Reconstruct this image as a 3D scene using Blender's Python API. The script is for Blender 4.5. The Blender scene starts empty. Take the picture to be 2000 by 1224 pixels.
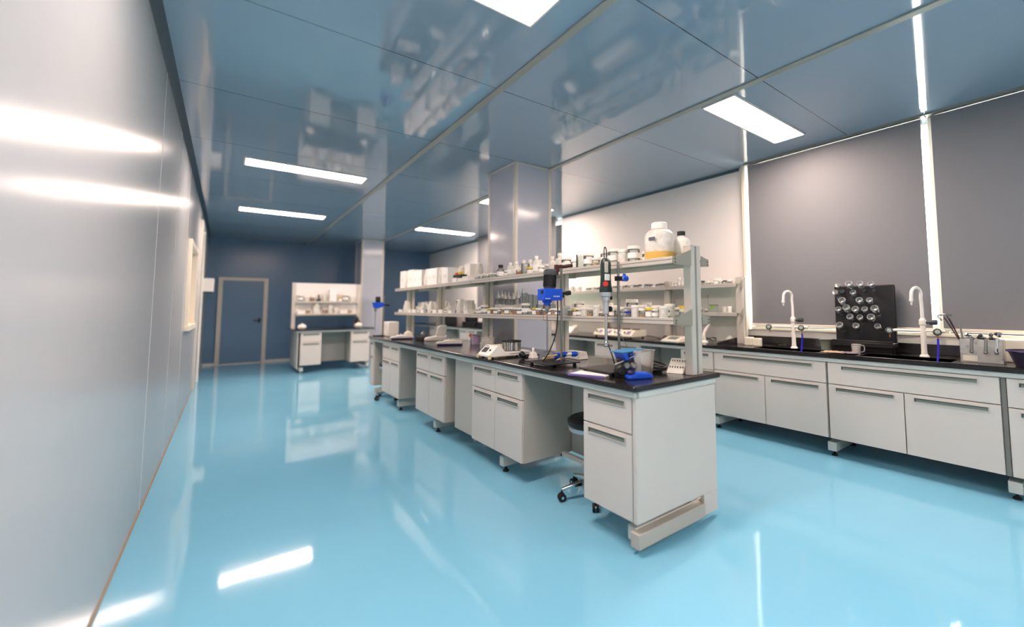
import bpy, bmesh, math, random
from mathutils import Vector, Matrix
random.seed(7)
PI = math.pi
C = bpy.context.scene.collection
SC = bpy.context.scene
H = 2.87                                   # ceiling height

# ---------------------------------------------------------------- camera
cd = bpy.data.cameras.new('camera'); cam = bpy.data.objects.new('camera', cd); C.objects.link(cam)
def set_cam(yaw, pitch, roll, h, f, cx, cy):
    F = Vector((math.sin(yaw)*math.cos(pitch), math.cos(yaw)*math.cos(pitch), math.sin(pitch)))
    R = Vector((math.cos(yaw), -math.sin(yaw), 0)); U = R.cross(F)
    c, s = math.cos(roll), math.sin(roll)
    R2 = R*c + U*s; U2 = U*c - R*s
    m = Matrix((R2, U2, -F)).transposed().to_4x4(); m.translation = Vector((0, 0, h))
    cam.matrix_world = m
    cd.sensor_fit = 'HORIZONTAL'; cd.sensor_width = 36.0
    cd.lens = f/2000*36; cd.shift_x = -(cx-1000)/2000; cd.shift_y = (cy-612)/2000
set_cam(.6833, .0706, -.0044, 1.257, 843.28, 1131., 540.)
cd.clip_start = .05; cd.clip_end = 100
cd.dof.use_dof = True; cd.dof.focus_distance = 3.25; cd.dof.aperture_fstop = .55
SC.camera = cam

# ---------------------------------------------------------------- world and exposure
w = bpy.data.worlds.new('sky'); SC.world = w; w.use_nodes = True
bgn = w.node_tree.nodes['Background']
bgn.inputs[0].default_value = (1.0, .93, .86, 1); bgn.inputs[1].default_value = 5.5
SC.view_settings.view_transform = 'Standard'; SC.view_settings.look = 'None'
SC.view_settings.gamma = 1.0; SC.view_settings.exposure = 2.42
SC.view_settings.use_curve_mapping = False
LIGHT_E = 11.5

# ---------------------------------------------------------------- materials
def lin(c):
    return tuple(((v/255)/12.92 if v/255 <= .04045 else ((v/255+.055)/1.055)**2.4) for v in c)
MATS = {}
def mat(name, rgb, rough=.5, metal=0., noise=.0, bump=0., bscale=40., coat=0., spec=.5, trans=0., nscale=8., alpha=1., emit=0., ior=1.45, aniso=None):
    if name in MATS: return MATS[name]
    m = bpy.data.materials.new(name); m.use_nodes = True; nt = m.node_tree; N = nt.nodes; L = nt.links
    b = N['Principled BSDF']; col = lin(rgb)
    b.inputs['Roughness'].default_value = rough; b.inputs['Metallic'].default_value = metal
    b.inputs['Specular IOR Level'].default_value = spec; b.inputs['IOR'].default_value = ior
    b.inputs['Coat Weight'].default_value = coat; b.inputs['Coat Roughness'].default_value = .05
    b.inputs['Transmission Weight'].default_value = trans; b.inputs['Alpha'].default_value = alpha
    tc = N.new('ShaderNodeTexCoord')
    nz = N.new('ShaderNodeTexNoise'); nz.inputs['Scale'].default_value = nscale; nz.inputs['Detail'].default_value = 3
    L.new(tc.outputs['Object'], nz.inputs['Vector'])
    rp = N.new('ShaderNodeMix'); rp.data_type = 'RGBA'
    k = noise if noise else .03
    rp.inputs[6].default_value = tuple(c*(1-k) for c in col)+(1,); rp.inputs[7].default_value = tuple(min(1, c*(1+k)) for c in col)+(1,)
    L.new(nz.outputs['Fac'], rp.inputs[0]); L.new(rp.outputs[2], b.inputs['Base Color'])
    if bump:
        nb = N.new('ShaderNodeTexNoise'); nb.inputs['Scale'].default_value = bscale; nb.inputs['Detail'].default_value = 1.5
        L.new(tc.outputs['Object'], nb.inputs['Vector'])
        bp = N.new('ShaderNodeBump'); bp.inputs['Strength'].default_value = bump; bp.inputs['Distance'].default_value = .02
        L.new(nb.outputs['Fac'], bp.inputs['Height']); L.new(bp.outputs['Normal'], b.inputs['Normal'])
    if emit:
        b.inputs['Emission Color'].default_value = col+(1,); b.inputs['Emission Strength'].default_value = emit
    MATS[name] = m; return m

def glassmat(name, rgb, haze=.08, hazecol=(235, 235, 235), fr=1.35, rough=.03):
    """thin clear glass or plastic: transparent body, fresnel reflections, a little haze"""
    if name in MATS: return MATS[name]
    m = bpy.data.materials.new(name); m.use_nodes = True; nt = m.node_tree; N = nt.nodes; L = nt.links
    for n in list(N):
        if n.type != 'OUTPUT_MATERIAL': N.remove(n)
    out = [n for n in N if n.type == 'OUTPUT_MATERIAL'][0]
    t = N.new('ShaderNodeBsdfTransparent'); t.inputs[0].default_value = lin(rgb)+(1,)
    g = N.new('ShaderNodeBsdfGlossy'); g.inputs['Roughness'].default_value = rough; g.inputs[0].default_value = (1, 1, 1, 1)
    d = N.new('ShaderNodeBsdfDiffuse'); d.inputs[0].default_value = lin(hazecol)+(1,)
    f = N.new('ShaderNodeFresnel'); f.inputs[0].default_value = fr
    nz = N.new('ShaderNodeTexNoise'); nz.inputs['Scale'].default_value = 30
    tc = N.new('ShaderNodeTexCoord'); L.new(tc.outputs['Object'], nz.inputs['Vector'])
    mr = N.new('ShaderNodeMapRange'); mr.inputs[3].default_value = haze*.7; mr.inputs[4].default_value = haze*1.3
    L.new(nz.outputs['Fac'], mr.inputs[0])
    m1 = N.new('ShaderNodeMixShader'); L.new(mr.outputs[0], m1.inputs[0]); L.new(t.outputs[0], m1.inputs[1]); L.new(d.outputs[0], m1.inputs[2])
    m2 = N.new('ShaderNodeMixShader'); L.new(f.outputs[0], m2.inputs[0]); L.new(m1.outputs[0], m2.inputs[1]); L.new(g.outputs[0], m2.inputs[2])
    L.new(m2.outputs[0], out.inputs[0]); MATS[name] = m; return m

M_floor = mat('epoxy_floor', (126, 192, 222), .055, noise=.05, nscale=.8, bump=.06, bscale=2.4, spec=.6)
M_wall = mat('glossy_wall_panel', (170, 172, 176), .2, noise=.02, bump=.03, bscale=2.5, spec=.4, ior=1.16)
M_wallR = mat('matt_white_wall', (238, 230, 225), .6, noise=.02)
M_back = mat('shade_tinted_wall_panel', (102, 132, 162), .22, noise=.04, bump=.04, bscale=3, spec=.5)  # same panel as the side wall; dimmer light and dark reflections put into its colour
M_col = mat('column_panel', (186, 186, 196), .13, noise=.03, bump=.05, bscale=5, spec=.5)
M_alu = mat('anodised_aluminium', (206, 198, 188), .4, .2)
M_alus = mat('brushed_rail', (150, 148, 140), .45, .4)
M_ltrim = mat('pale_trim', (214, 208, 200), .45)
M_crail = mat('ceiling_rail_paint', (162, 158, 146), .4)
M_brk = mat('bracket_paint', (156, 150, 136), .45)
M_fill = mat('filler_grey', (128, 126, 120), .5)
M_cove = mat('cove_painted_reflection', (58, 78, 88), .35)  # aluminium cove; the dark it mirrors is put into the base colour
M_cream = mat('cream_frame', (232, 222, 205), .45)
M_cab = mat('cabinet_laminate', (212, 203, 195), .36, noise=.015, spec=.4)
M_cabside = mat('cabinet_carcass', (186, 180, 170), .45, noise=.02)
M_frame = mat('pale_steel_frame', (204, 203, 196), .4)
M_seam = mat('dark_seam', (70, 76, 76), .7)
M_hand = mat('handle_recess', (128, 134, 124), .5, .2)
M_top = mat('black_worktop', (34, 31, 32), .16, noise=.25, nscale=60, spec=.55)
M_sink = mat('black_sink', (14, 14, 15), .35)
M_rub = mat('black_rubber', (18, 18, 20), .6)
M_blk = mat('black_plastic', (24, 25, 28), .4)
M_dgrey = mat('dark_grey_plastic', (62, 66, 72), .45)
M_chrome = mat('chrome', (215, 215, 215), .1, 1.)
M_steel = mat('brushed_steel', (150, 148, 145), .28, 1.)
M_alum = mat('cast_aluminium', (190, 192, 196), .35, .6)
M_wplas = mat('white_plastic', (238, 232, 224), .4)
M_cplas = mat('cream_plastic', (226, 218, 200), .42)
M_blue = mat('blue_enamel', (10, 78, 205), .32)
M_dblue = mat('deep_blue', (22, 20, 190), .4)
M_green = mat('dark_green_plastic', (30, 50, 46), .4)
M_red = mat('red_plastic', (214, 36, 34), .4)
M_orange = mat('orange_plastic', (240, 90, 40), .45)
M_yel = mat('yellow_plastic', (232, 196, 40), .45)
M_brown = mat('brown_liquid', (176, 108, 50), .3)
M_amber = mat('amber_liquid', (226, 178, 92), .3)
M_dbrown = mat('dark_brown_plastic', (62, 26, 26), .45)
M_purple = mat('purple_plastic', (120, 100, 176), .45)
M_navy = mat('navy_plastic', (44, 34, 96), .45)
M_paper = mat('white_paper', (240, 236, 232), .8)
M_ink = mat('grey_ink', (96, 96, 110), .8)
M_pch = mat('purple_ink', (150, 130, 170), .8)
M_cab2 = mat('beige_cord', (205, 180, 130), .5)
M_blind = mat('grey_blind_fabric', (124, 124, 128), .62, noise=.05, nscale=120, spec=.35)
M_tan = mat('tan_cloth', (176, 150, 124), .9, noise=.2)
M_lit = mat('lamp_diffuser', (255, 229, 213), .5, emit=LIGHT_E)
M_disp = mat('display_glass', (28, 30, 40), .2)
M_greenp = mat('green_print', (120, 180, 50), .6)
M_gls = glassmat('clear_glass', (238, 242, 240), .12)
M_glsd = glassmat('smoky_clear_glass', (206, 212, 216), .02, fr=1.42, rough=.02)
M_hang = glassmat('hanging_glass', (226, 232, 234), .13, (205, 210, 210), fr=1.28, rough=.22)
M_rim = glassmat('thick_glass_rim', (225, 230, 232), .38, (225, 228, 228), fr=1.5, rough=.18)
M_shelfg = glassmat('green_tinted_shelf_glass', (205, 226, 214), .16, (190, 214, 200), rough=.02)
M_pe = glassmat('milky_polyethylene', (236, 232, 224), .72, (240, 236, 228), 1.3, .3)
M_film = glassmat('clear_plastic_film', (244, 244, 244), .30, (240, 238, 236), 1.3, .15)
M_pane = glassmat('window_glass', (245, 250, 250), .02)
M_lilac = glassmat('lilac_plastic', (232, 218, 236), .6, (226, 208, 232), 1.3, .3)

# ceiling: glossy panels with thin dark joints every 1.288 m
M_ceil = mat('ceiling_panel', (150, 166, 180), .055, noise=.03, nscale=1.0, bump=.085, bscale=1.5, spec=1.0)
def ceiling_joints(m):
    nt = m.node_tree; N = nt.nodes; L = nt.links; b = N['Principled BSDF']
    src = b.inputs['Base Color'].links[0].from_socket
    tc = N.new('ShaderNodeTexCoord'); sp = N.new('ShaderNodeSeparateXYZ'); L.new(tc.outputs['Object'], sp.inputs[0])
    a = N.new('ShaderNodeMath'); a.operation = 'ADD'; a.inputs[1].default_value = 12.88-1.484+.003; L.new(sp.outputs['Y'], a.inputs[0])
    d = N.new('ShaderNodeMath'); d.operation = 'DIVIDE'; d.inputs[1].default_value = 1.288; L.new(a.outputs[0], d.inputs[0])
    f = N.new('ShaderNodeMath'); f.operation = 'FRACT'; L.new(d.outputs[0], f.inputs[0])
    g = N.new('ShaderNodeMath'); g.operation = 'LESS_THAN'; g.inputs[1].default_value = .0048; L.new(f.outputs[0], g.inputs[0])
    mx = N.new('ShaderNodeMix'); mx.data_type = 'RGBA'; mx.inputs[7].default_value = lin((40, 52, 60))+(1,)
    L.new(g.outputs[0], mx.inputs[0]); L.new(src, mx.inputs[6]); L.new(mx.outputs[2], b.inputs['Base Color'])
ceiling_joints(M_ceil)

# ---------------------------------------------------------------- mesh helpers
class MB:
    def __init__(s): s.v = []; s.f = []; s.m = []; s.cur = 0
    def mi(s, i): s.cur = i; return s
    def add(s, vs, fs):
        o = len(s.v); s.v += [tuple(v) for v in vs]
        for f in fs: s.f.append([o+i for i in f]); s.m.append(s.cur)
        return s
    def box(s, x0, x1, y0, y1, z0, z1, top=None):
        """axis box; top=(dx,dy) shrinks the top face on each side"""
        tx, ty = top or (0, 0)
        vs = [(x0, y0, z0), (x1, y0, z0), (x1, y1, z0), (x0, y1, z0), (x0+tx, y0+ty, z1), (x1-tx, y0+ty, z1), (x1-tx, y1-ty, z1), (x0+tx, y1-ty, z1)]
        return s.add(vs, [(3, 2, 1, 0), (4, 5, 6, 7), (0, 1, 5, 4), (1, 2, 6, 5), (2, 3, 7, 6), (3, 0, 4, 7)])
    def prism(s, pts, a0, a1, axis='y'):
        """polygon pts (2-D) extruded between a0 and a1 along axis"""
        n = len(pts)
        def P(p, a):
            if axis == 'y': return (p[0], a, p[1])
            if axis == 'x': return (a, p[0], p[1])
            return (p[0], p[1], a)
        vs = [P(p, a0) for p in pts]+[P(p, a1) for p in pts]
        fs = [tuple(range(n)), tuple(range(2*n-1, n-1, -1))]+[(i, i+n, (i+1) % n+n, (i+1) % n) for i in range(n)]
        return s.add(vs, fs)
    def lathe(s, prof, c=(0, 0, 0), n=20, axis=(0, 0, 1), cap=True, ang0=0):
        """profile [(r,h)] turned about axis through c"""
        A = Vector(axis).normalized(); q = Vector((0, 0, 1)).rotation_difference(A); c = Vector(c)
        vs = []
        for r, h in prof:
            for k in range(n):
                t = 2*PI*k/n+ang0
                vs.append(c+q @ Vector((r*math.cos(t), r*math.sin(t), h)))
        fs = []
        for j in range(len(prof)-1):
            for k in range(n):
                a = j*n+k; b = j*n+(k+1) % n; fs.append((a, b, b+n, a+n))
        if cap: fs.append(tuple(range(n-1, -1, -1))); fs.append(tuple((len(prof)-1)*n+k for k in range(n)))
        return s.add(vs, fs)
    def cyl(s, p, q, r, n=14, r2=None):
        p = Vector(p); q = Vector(q); d = q-p
        return s.lathe([(r, 0), (r if r2 is None else r2, d.length)], p, n, d)
    def tube(s, pts, r, n=8, sub=4):
        """smooth tube through pts"""
        P = [Vector(p) for p in pts]
        if sub > 1 and len(P) > 2:
            Q = []
            for i in range(len(P)-1):
                p0 = P[max(i-1, 0)]; p1 = P[i]; p2 = P[i+1]; p3 = P[min(i+2, len(P)-1)]
                for k in range(sub):
                    t = k/sub
                    Q.append(.5*((2*p1)+(-p0+p2)*t+(2*p0-5*p1+4*p2-p3)*t*t+(-p0+3*p1-3*p2+p3)*t**3))
            Q.append(P[-1]); P = Q
        vs = []; up = Vector((0, 0, 1)); nrm = None
        for i, p in enumerate(P):
            d = (P[min(i+1, len(P)-1)]-P[max(i-1, 0)]).normalized()
            if nrm is None:
                nrm = d.cross(up)
                if nrm.length < .1: nrm = d.cross(Vector((1, 0, 0)))
                nrm.normalize()
            else:
                nrm = (nrm-d*nrm.dot(d)).normalized()
            bn = d.cross(nrm)
            rr = r[i] if isinstance(r, (list, tuple)) and i < len(r) else (r if not isinstance(r, (list, tuple)) else r[-1])
            for k in range(n):
                t = 2*PI*k/n; vs.append(p+nrm*rr*math.cos(t)+bn*rr*math.sin(t))
        fs = []
        for i in range(len(P)-1):
            for k in range(n):
                a = i*n+k; b = i*n+(k+1) % n; fs.append((a, b, b+n, a+n))
        fs.append(tuple(range(n-1, -1, -1))); fs.append(tuple((len(P)-1)*n+k for k in range(n)))
        return s.add(vs, fs)
    def build(s, name, m, parent=None, bevel=0, smooth=True, loc=None):
        me = bpy.data.meshes.new(name); me.from_pydata(s.v, [], s.f)
        ms = m if isinstance(m, (list, tuple)) else [m]
        for k in ms: me.materials.append(k)
        for p, i in zip(me.polygons, s.m): p.material_index = min(i, len(ms)-1); p.use_smooth = smooth
        bm = bmesh.new(); bm.from_mesh(me); bmesh.ops.recalc_face_normals(bm, faces=bm.faces); bm.to_mesh(me); bm.free()
        if smooth: me.set_sharp_from_angle(angle=math.radians(32))
        o = bpy.data.objects.new(name, me); C.objects.link(o)
        if parent: o.parent = parent
        if loc: o.location = loc
        if bevel:
            b = o.modifiers.new('bevel', 'BEVEL'); b.width = bevel; b.segments = 2; b.limit_method = 'ANGLE'; b.angle_limit = .6
            b.harden_normals = False
        return o

def tag(o, label=None, cat=None, group=None, kind=None):
    if label: o['label'] = label
    if cat: o['category'] = cat
    if group: o['group'] = group
    if kind: o['kind'] = kind
    return o
def thing(name, label, cat, loc=(0, 0, 0), rz=0, group=None):
    o = bpy.data.objects.new(name, None); C.objects.link(o); o.location = loc; o.rotation_euler = (0, 0, rz); o.empty_display_size = .1
    return tag(o, label, cat, group)
def copy_tree(o, parent=None):
    c = o.copy(); C.objects.link(c)
    if parent: c.parent = parent
    for ch in list(o.children):
        copy_tree(ch, c)
    return c
def struct(name, mb, m, parent=None, **k):
    o = mb.build(name, m, parent, **k)
    if parent is None: o['kind'] = 'structure'
    return o
ORD = ['', 'first', 'second', 'third', 'fourth', 'fifth', 'sixth', 'seventh', 'eighth', 'ninth', 'tenth', 'eleventh', 'twelfth', 'thirteenth', 'fourteenth',
       'fifteenth', 'sixteenth', 'seventeenth', 'eighteenth', 'nineteenth', 'twentieth']
def ordn(n):
    if n <= 20: return ORD[n]
    tens = {2: 'twenty', 3: 'thirty', 4: 'forty', 5: 'fifty'}[n//10]
    return tens+'-'+ORD[n % 10] if n % 10 else {2: 'twentieth', 3: 'thirtieth', 4: 'fortieth', 5: 'fiftieth'}[n//10]

# ================================================================= THE ROOM
XL, XR, YB, YN = -.372, 4.595, 12.67, -3.2
struct('floor', MB().box(XL-.3, XR+.3, YN-.3, YB+.3, -.1, 0), M_floor)
struct('ceiling', MB().box(XL-.3, XR+.3, YN-.3, YB+.3, H, H+.1), M_ceil)

# left wall with a window and a doorway cut through
def wall_with_holes(x0, x1, holes, y0, y1):
    m = MB(); ys = sorted(holes)
    y = y0
    for (a, b, z0, z1) in ys:
        m.box(x0, x1, y, a, 0, H)
        if z0 > 0: m.box(x0, x1, a, b, 0, z0)
        if z1 < H: m.box(x0, x1, a, b, z1, H)
        y = b
    m.box(x0, x1, y, y1, 0, H)
    return m
struct('wall_left', wall_with_holes(XL-.15, XL, [(6.80, 8.05, 1.05, 2.03), (9.15, 10.15, 0, 2.62)], YN-.3, YB), M_wall)
struct('wall_right', wall_with_holes(XR, XR+.25, [(-2.3, 2.58, 1.03, H), (6.12, 9.40, 1.03, H)], YN-.3, YB), M_wallR)
struct('wall_back', MB().box(XL-.15, XR+.25, YB, YB+.15, 0, H), M_back)
struct('wall_near', MB().box(XL-.15, XR+.25, YN-.15, YN, 0, H), M_wall)
# cove and skirting along the left wall, ceiling rails
struct('trim_1', MB().prism([(XL, H), (XL+.045, H), (XL+.03, H-.012), (XL+.012, H-.03), (XL, H-.045)], YN, YB, 'y'), M_cove)
struct('trim_2', MB().box(1.475, 1.528, YN, YB, H-.012, H), M_crail, bevel=.003)
struct('trim_3', MB().box(2.845, 2.898, YN, 4.06, H-.012, H).box(2.845, 2.898, 4.69, YB, H-.012, H), M_crail, bevel=.003)
struct('trim_4', MB().prism([(XR, H), (XR-.03, H), (XR, H-.03)], 2.66, 6.1, 'y').prism([(XR, H), (XR-.03, H), (XR, H-.03)], 9.45, YB, 'y'), M_cove)
struct('baseboard_left', MB().box(XL, XL+.006, YN, 9.12, 0, .012), mat('worn_brown_sealant', (150, 130, 108), .6), smooth=False)
for n, (a, b) in enumerate(((3.88, 3.883), (5.13, 5.133), (6.40, 6.404)), 5):
    struct('trim_%d' % n, MB().box(XL, XL+.0015, a, b, 0, H-.045), mat('pale_joint', (214, 216, 216), .3))

# window in the left wall
def left_window():
    fr = struct('window_1', MB().box(XL-.15, XL+.03, 6.76, 6.82, 1.0, 2.08).box(XL-.15, XL+.03, 8.03, 8.09, 1.0, 2.08)
                .box(XL-.15, XL+.03, 6.82, 8.03, 2.02, 2.08), M_cream, bevel=.004)
    MB().box(XL-.15, XL+.045, 6.74, 8.11, 1.0, 1.06).build('window_sill', M_cream, fr, bevel=.004)
    MB().box(XL-.11, XL-.10, 6.82, 8.03, 1.06, 2.02).build('pane', M_cream, fr)
    MB().box(XL-.10, XL-.06, 7.39, 7.44, 1.06, 2.02).build('window_mullion', M_cream, fr)
left_window()
d2 = struct('door_2', MB().box(XL-.12, XL-.08, 9.18, 10.12, .01, 2.59), M_back)
MB().box(XL-.15, XL+.03, 9.09, 9.15, 0, 2.68).box(XL-.15, XL+.03, 10.15, 10.21, 0, 2.68).box(XL-.15, XL+.03, 9.15, 10.15, 2.62, 2.68).build('door_frame', M_ltrim, d2, bevel=.004)
bx = thing('wall_dispenser', 'white box mounted on the left wall beside the far doorway', 'wall box', (XL, 10.6, 1.57))
MB().box(0, .17, -.16, .16, 0, .25).build('housing', M_wplas, bx, bevel=.012)
MB().box(.02, .15, -.12, .12, -.02, 0).build('outlet', M_dgrey, bx)

# door in the back wall
d1 = struct('door_1', MB().box(-.09, .665, YB-.03, YB, .02, 1.90), M_back, bevel=.003)
MB().box(-.17, -.09, YB-.05, YB, 0, 1.97).box(.665, .745, YB-.05, YB, 0, 1.97).box(-.09, .665, YB-.05, YB, 1.90, 1.97).build('door_frame', M_alu, d1, bevel=.004)
MB().cyl((.60, YB-.03, .98), (.60, YB-.08, .98), .012).cyl((.60, YB-.075, .98), (.49, YB-.075, .98), .010).box(.575, .625, YB-.036, YB-.03, .93, 1.03).build('door_handle', M_blk, d1)
MB().box(-.09, .665, YB-.06, YB, 0, .02).build('threshold', M_alu, d1)
struct('baseboard_back', MB().box(XL, -.17, YB-.012, YB, 0, .05).box(.745, XR, YB-.012, YB, 0, .05), M_ltrim)

# columns
def column(name, x0, x1, y0, y1):
    c = struct(name, MB().box(x0, x1, y0, y1, 0, H), M_col)
    t = MB()
    for cx, cy in ((x0, y0), (x1, y0), (x0, y1), (x1, y1)):
        sx = 1 if cx == x0 else -1; sy = 1 if cy == y0 else -1
        wx = .035
        t.box(min(cx-.004*sx, cx+wx*sx), max(cx-.004*sx, cx+wx*sx), min(cy-.004*sy, cy+.004*sy), max(cy-.004*sy, cy+.004*sy), 0, H-.02)
        t.box(min(cx-.004*sx, cx+.004*sx), max(cx-.004*sx, cx+.004*sx), min(cy-.004*sy, cy+wx*sy), max(cy-.004*sy, cy+wx*sy), 0, H-.02)
        t.cyl((cx+.002*sx, cy+.002*sy, 0), (cx+.002*sx, cy+.002*sy, H-.02), .011, 10)
    t.build('corner_profile', M_alu, c)
    MB().box(x0-.012, x1+.012, y0-.012, y1+.012, H-.02, H).build('top_moulding', M_alu, c, bevel=.006)
    return c
column('column', 2.405, 2.885, 4.06, 4.67)
column('column', 2.405, 2.885, 11.0, 11.6)

# windows and blinds in the right wall
def right_window(name, y0, y1, mull):
    f = MB()
    X0, X1 = XR+.15, XR+.21
    f.box(X0, X1, y0, y0+.06, 1.03, H).box(X0, X1, y1-.06, y1, 1.03, H).box(X0, X1, y0+.06, y1-.06, 1.03, 1.09).box(X0, X1, y0+.06, y1-.06, H-.06, H)
    o = struct(name, f, M_wplas, bevel=.004)
    MB().box(X0+.025, X0+.031, y0+.06, y1-.06, 1.09, H-.06).build('pane', M_pane, o)
    MB().box(XR-.02, XR+.15, y0-.01, y1+.01, 1.0, 1.03).build('window_sill', M_cream, o, bevel=.004)
    mm = MB()
    for y in mull: mm.box(XR-.02, X1, y-.028, y+.028, 1.03, H)
    mm.build('window_mullion', M_cream, o, bevel=.004)
    return o
w2_ = right_window('window_2', -2.3, 2.58, (.872,))
MB().box(XR-.075, XR-.001, 2.552, 2.60, 1.0, H-.001).box(XR-.085, XR-.075, 2.566, 2.574, 1.0, H-.001).box(XR-.085, XR-.075, 2.586, 2.592, 1.0, H-.001).build('window_jamb', M_cream, w2_, bevel=.002)
right_window('window_3', 6.12, 9.40, ())
def blind(y0, y1, label):
    t = thing('roller_blind', label, 'blind', (4.50, (y0+y1)/2, 1.05), 0, 'grey roller blinds at the windows')
    hw = (y1-y0)/2; zt = H-1.05
    MB().box(.012, .016, -hw, hw, .012, zt-.03).build('blind_fabric', M_blind, t)
    MB().box(0, .03, -hw-.01, hw+.01, 0, .022).build('bottom_bar', M_cream, t, bevel=.004)
    MB().box(-.018, .075, -hw-.03, hw+.03, zt-.018, zt).build('head_rail', M_alus, t)
    MB().cyl((.04, -hw, zt-.045), (.04, hw, zt-.045), .024).build('roller', M_blind, t)
    return t
blind(.935, 2.512, 'grey roller blind pulled down behind the flask drying rack')
blind(-1.05, .865, 'grey roller blind at the right edge above the wire basket of test tubes')
blind(6.20, 9.30, 'dark roller blind on the far window half hidden behind the near column')

# ceiling lights
def ceiling_light(label, x, y):
    t = thing('ceiling_light', label, 'ceiling light', (x, y, H), 0, 'flat rectangular ceiling light panels')
    MB().box(-.605, .605, -.150, -.136, -.012, 0).box(-.605, .605, .136, .150, -.012, 0).box(-.605, -.591, -.136, .136, -.012, 0).box(.591, .605, -.136, .136, -.012, 0).build('light_frame', M_ltrim, t, bevel=.002)
    MB().box(-.591, .591, -.136, .136, -.009, -.001).build('light_diffuser', M_lit, t)
for lab, x, y in (('flat light panel at the top centre edge nearest the camera', .685, 1.865),
                  ('large light panel on the right of the ceiling above the sinks', 3.53, 1.86),
                  ('long light panel in the middle of the left ceiling bay', .685, 5.87),
                  ('light panel hidden mostly behind the near column', 3.53, 5.87),
                  ('farthest light panel in the left ceiling bay over the back door', .685, 8.75),
                  ('light panel seen between the two columns in the far right ceiling bay', 3.53, 8.80),
                  ('flat light panel on the ceiling behind the camera, left bay', .685, -1.6),
                  ('added unseen light panel on the ceiling behind the camera, right bay', 3.53, -1.6)  # unseen panel, added to give more light at the front right
                  ):
    ceiling_light(lab, x, y)

# ================================================================= BENCHES
def handle(parent, x0, x1, z, m=None):
    """recessed aluminium pull on a front at y=0"""
    h = MB()
    h.mi(0).box(x0, x1, -.006, .0, z-.004, z).box(x0, x1, -.006, 0, z-.034, z-.030).box(x0, x0+.006, -.006, 0, z-.030, z-.004).box(x1-.006, x1, -.006, 0, z-.030, z-.004)
    h.mi(1).box(x0+.006, x1-.006, -.0015, .001, z-.030, z-.004)
    h.mi(2).box(x0+.006, x1-.006, -.005, .0, z-.010, z-.004).box(x0+.006, x0+.013, -.0045, 0, z-.03, z-.01)
    return h.build('handle', [M_alu, M_hand, M_dgrey], parent)
def cabinet(label, loc, rz, wid, dep, fronts, z0=.155, z1=.785, group='white laminate base cabinets', sink=False):
    """local front at y=0 facing -y; fronts = list of (x0,x1,z0,z1,kind)"""
    t = thing('base_cabinet', label, 'cabinet', loc, rz, group)
    b = MB().box(0, wid, .02, dep, z0, z1) if not sink else MB().box(0, wid, .02, dep, z0, .57).box(0, .018, .02, dep, .57, z1).box(wid-.018, wid, .02, dep, .57, z1).box(.018, wid-.018, .02, .038, .57, z1)
    b.build('carcass', M_cabside, t, bevel=.002)
    for (a, c, e, f, k) in fronts:
        g = .0035
        o = MB().box(a+g, c-g, 0, .019, e+g, f-g).build(k, M_cab, t, bevel=.0015)
        ww = c-a
        handle(o, a+.09*ww+.01, c-.09*ww-.01, f-.022)
    return t
def std_fronts(w, n, zd=.595, z0=.155, z1=.785):
    r = []
    for i in range(n):
        a, b = w*i/n, w*(i+1)/n
        r += [(a, b, zd, z1, 'drawer'), (a, b, z0, zd, 'door')]
    return r
RZ = -PI/2
XI0, XI1, YI0, YI1 = 1.652, 2.357, 1.572, 6.86
# near cabinet of the island, its left face y 1.572..1.996
def isl(label, y0, y1, n, group='white base cabinets of the centre bench'):
    return cabinet(label, (XI0, y1, 0), RZ, y1-y0, .44, std_fronts(y1-y0, n), group=group)
isl('narrow white cabinet at the near end of the centre bench', 1.60, 1.996, 1)
isl('white two-door cabinet under the digital shaker on the centre bench', 2.676, 3.482, 2)
isl('white two-door cabinet in the middle of the centre bench', 4.09, 4.888, 2)
isl('white cabinet beside the far stool of the centre bench', 5.496, 6.23, 2)
isl('narrow white cabinet at the far end of the centre bench', 6.68, 6.855, 1)
# cabinets on the far side of the island
for a, b, lab in ((2.05, 2.66, 'first'), (3.5, 4.05, 'second'), (4.9, 5.48, 'third')):
    cabinet('white cabinet facing the window side of the centre bench, %s from the near end' % lab, (XI1, a, 0), PI/2, b-a, .24, std_fronts(b-a, 1), group='window side cabinets of the centre bench')
# end panel with the slotted foot
ep = thing('end_panel', 'plain white end panel with slotted foot on the near end of the centre bench', 'bench panel', (0, YI0, 0))
MB().box(XI0, XI1, 0, .025, .155, .785).box(2.22, XI1, 0, .025, .035, .155).build('panel', M_cab, ep, bevel=.002)
MB().box(XI0, 2.215, -.012, .05, .035, .112).build('foot_cover', M_cabside, ep, bevel=.004)

fr = thing('laboratory_bench', 'long centre bench, black worktop on pale steel frame and feet', 'bench', (0, 0, 0))
MB().box(XI0-.012, XI0+.012, YI0, YI1, .787, .82).box(XI1-.012, XI1+.012, YI0, YI1, .787, .82).box(XI0+.012, XI1-.012, YI0-.012, YI0+.012, .787, .82).box(XI0+.012, XI1-.012, YI1-.024, YI1, .787, .82).build('apron', M_frame, fr, bevel=.002)
for y in (1.64, 3.02, 4.40, 5.62, 6.70):
    b = MB().box(XI0+.03, XI1-.04, y-.03, y+.03, .045, .118).build('foot_beam', M_frame, fr, bevel=.004)
    MB().box(XI0+.5, XI0+.56, y-.025, y+.025, .118, .787).build('upright', M_frame, fr)
    for xx in (XI0+.07, XI1-.08):
        MB().lathe([(.024, 0), (.024, .008), (.013, .02), (.008, .022), (.008, .046)], (xx, y, 0), 12).build('leveling_foot', M_rub, b)
for a, b in ((1.98, 2.70), (4.87, 5.51), (6.22, 6.70)):
    MB().box(2.10, 2.112, a, b, .155, .785).build('back_panel', M_cabside, fr)
MB().box(XI0+.03, XI0+.045, 3.50, 3.90, .155, .785).build('back_panel', M_cabside, fr)

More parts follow.
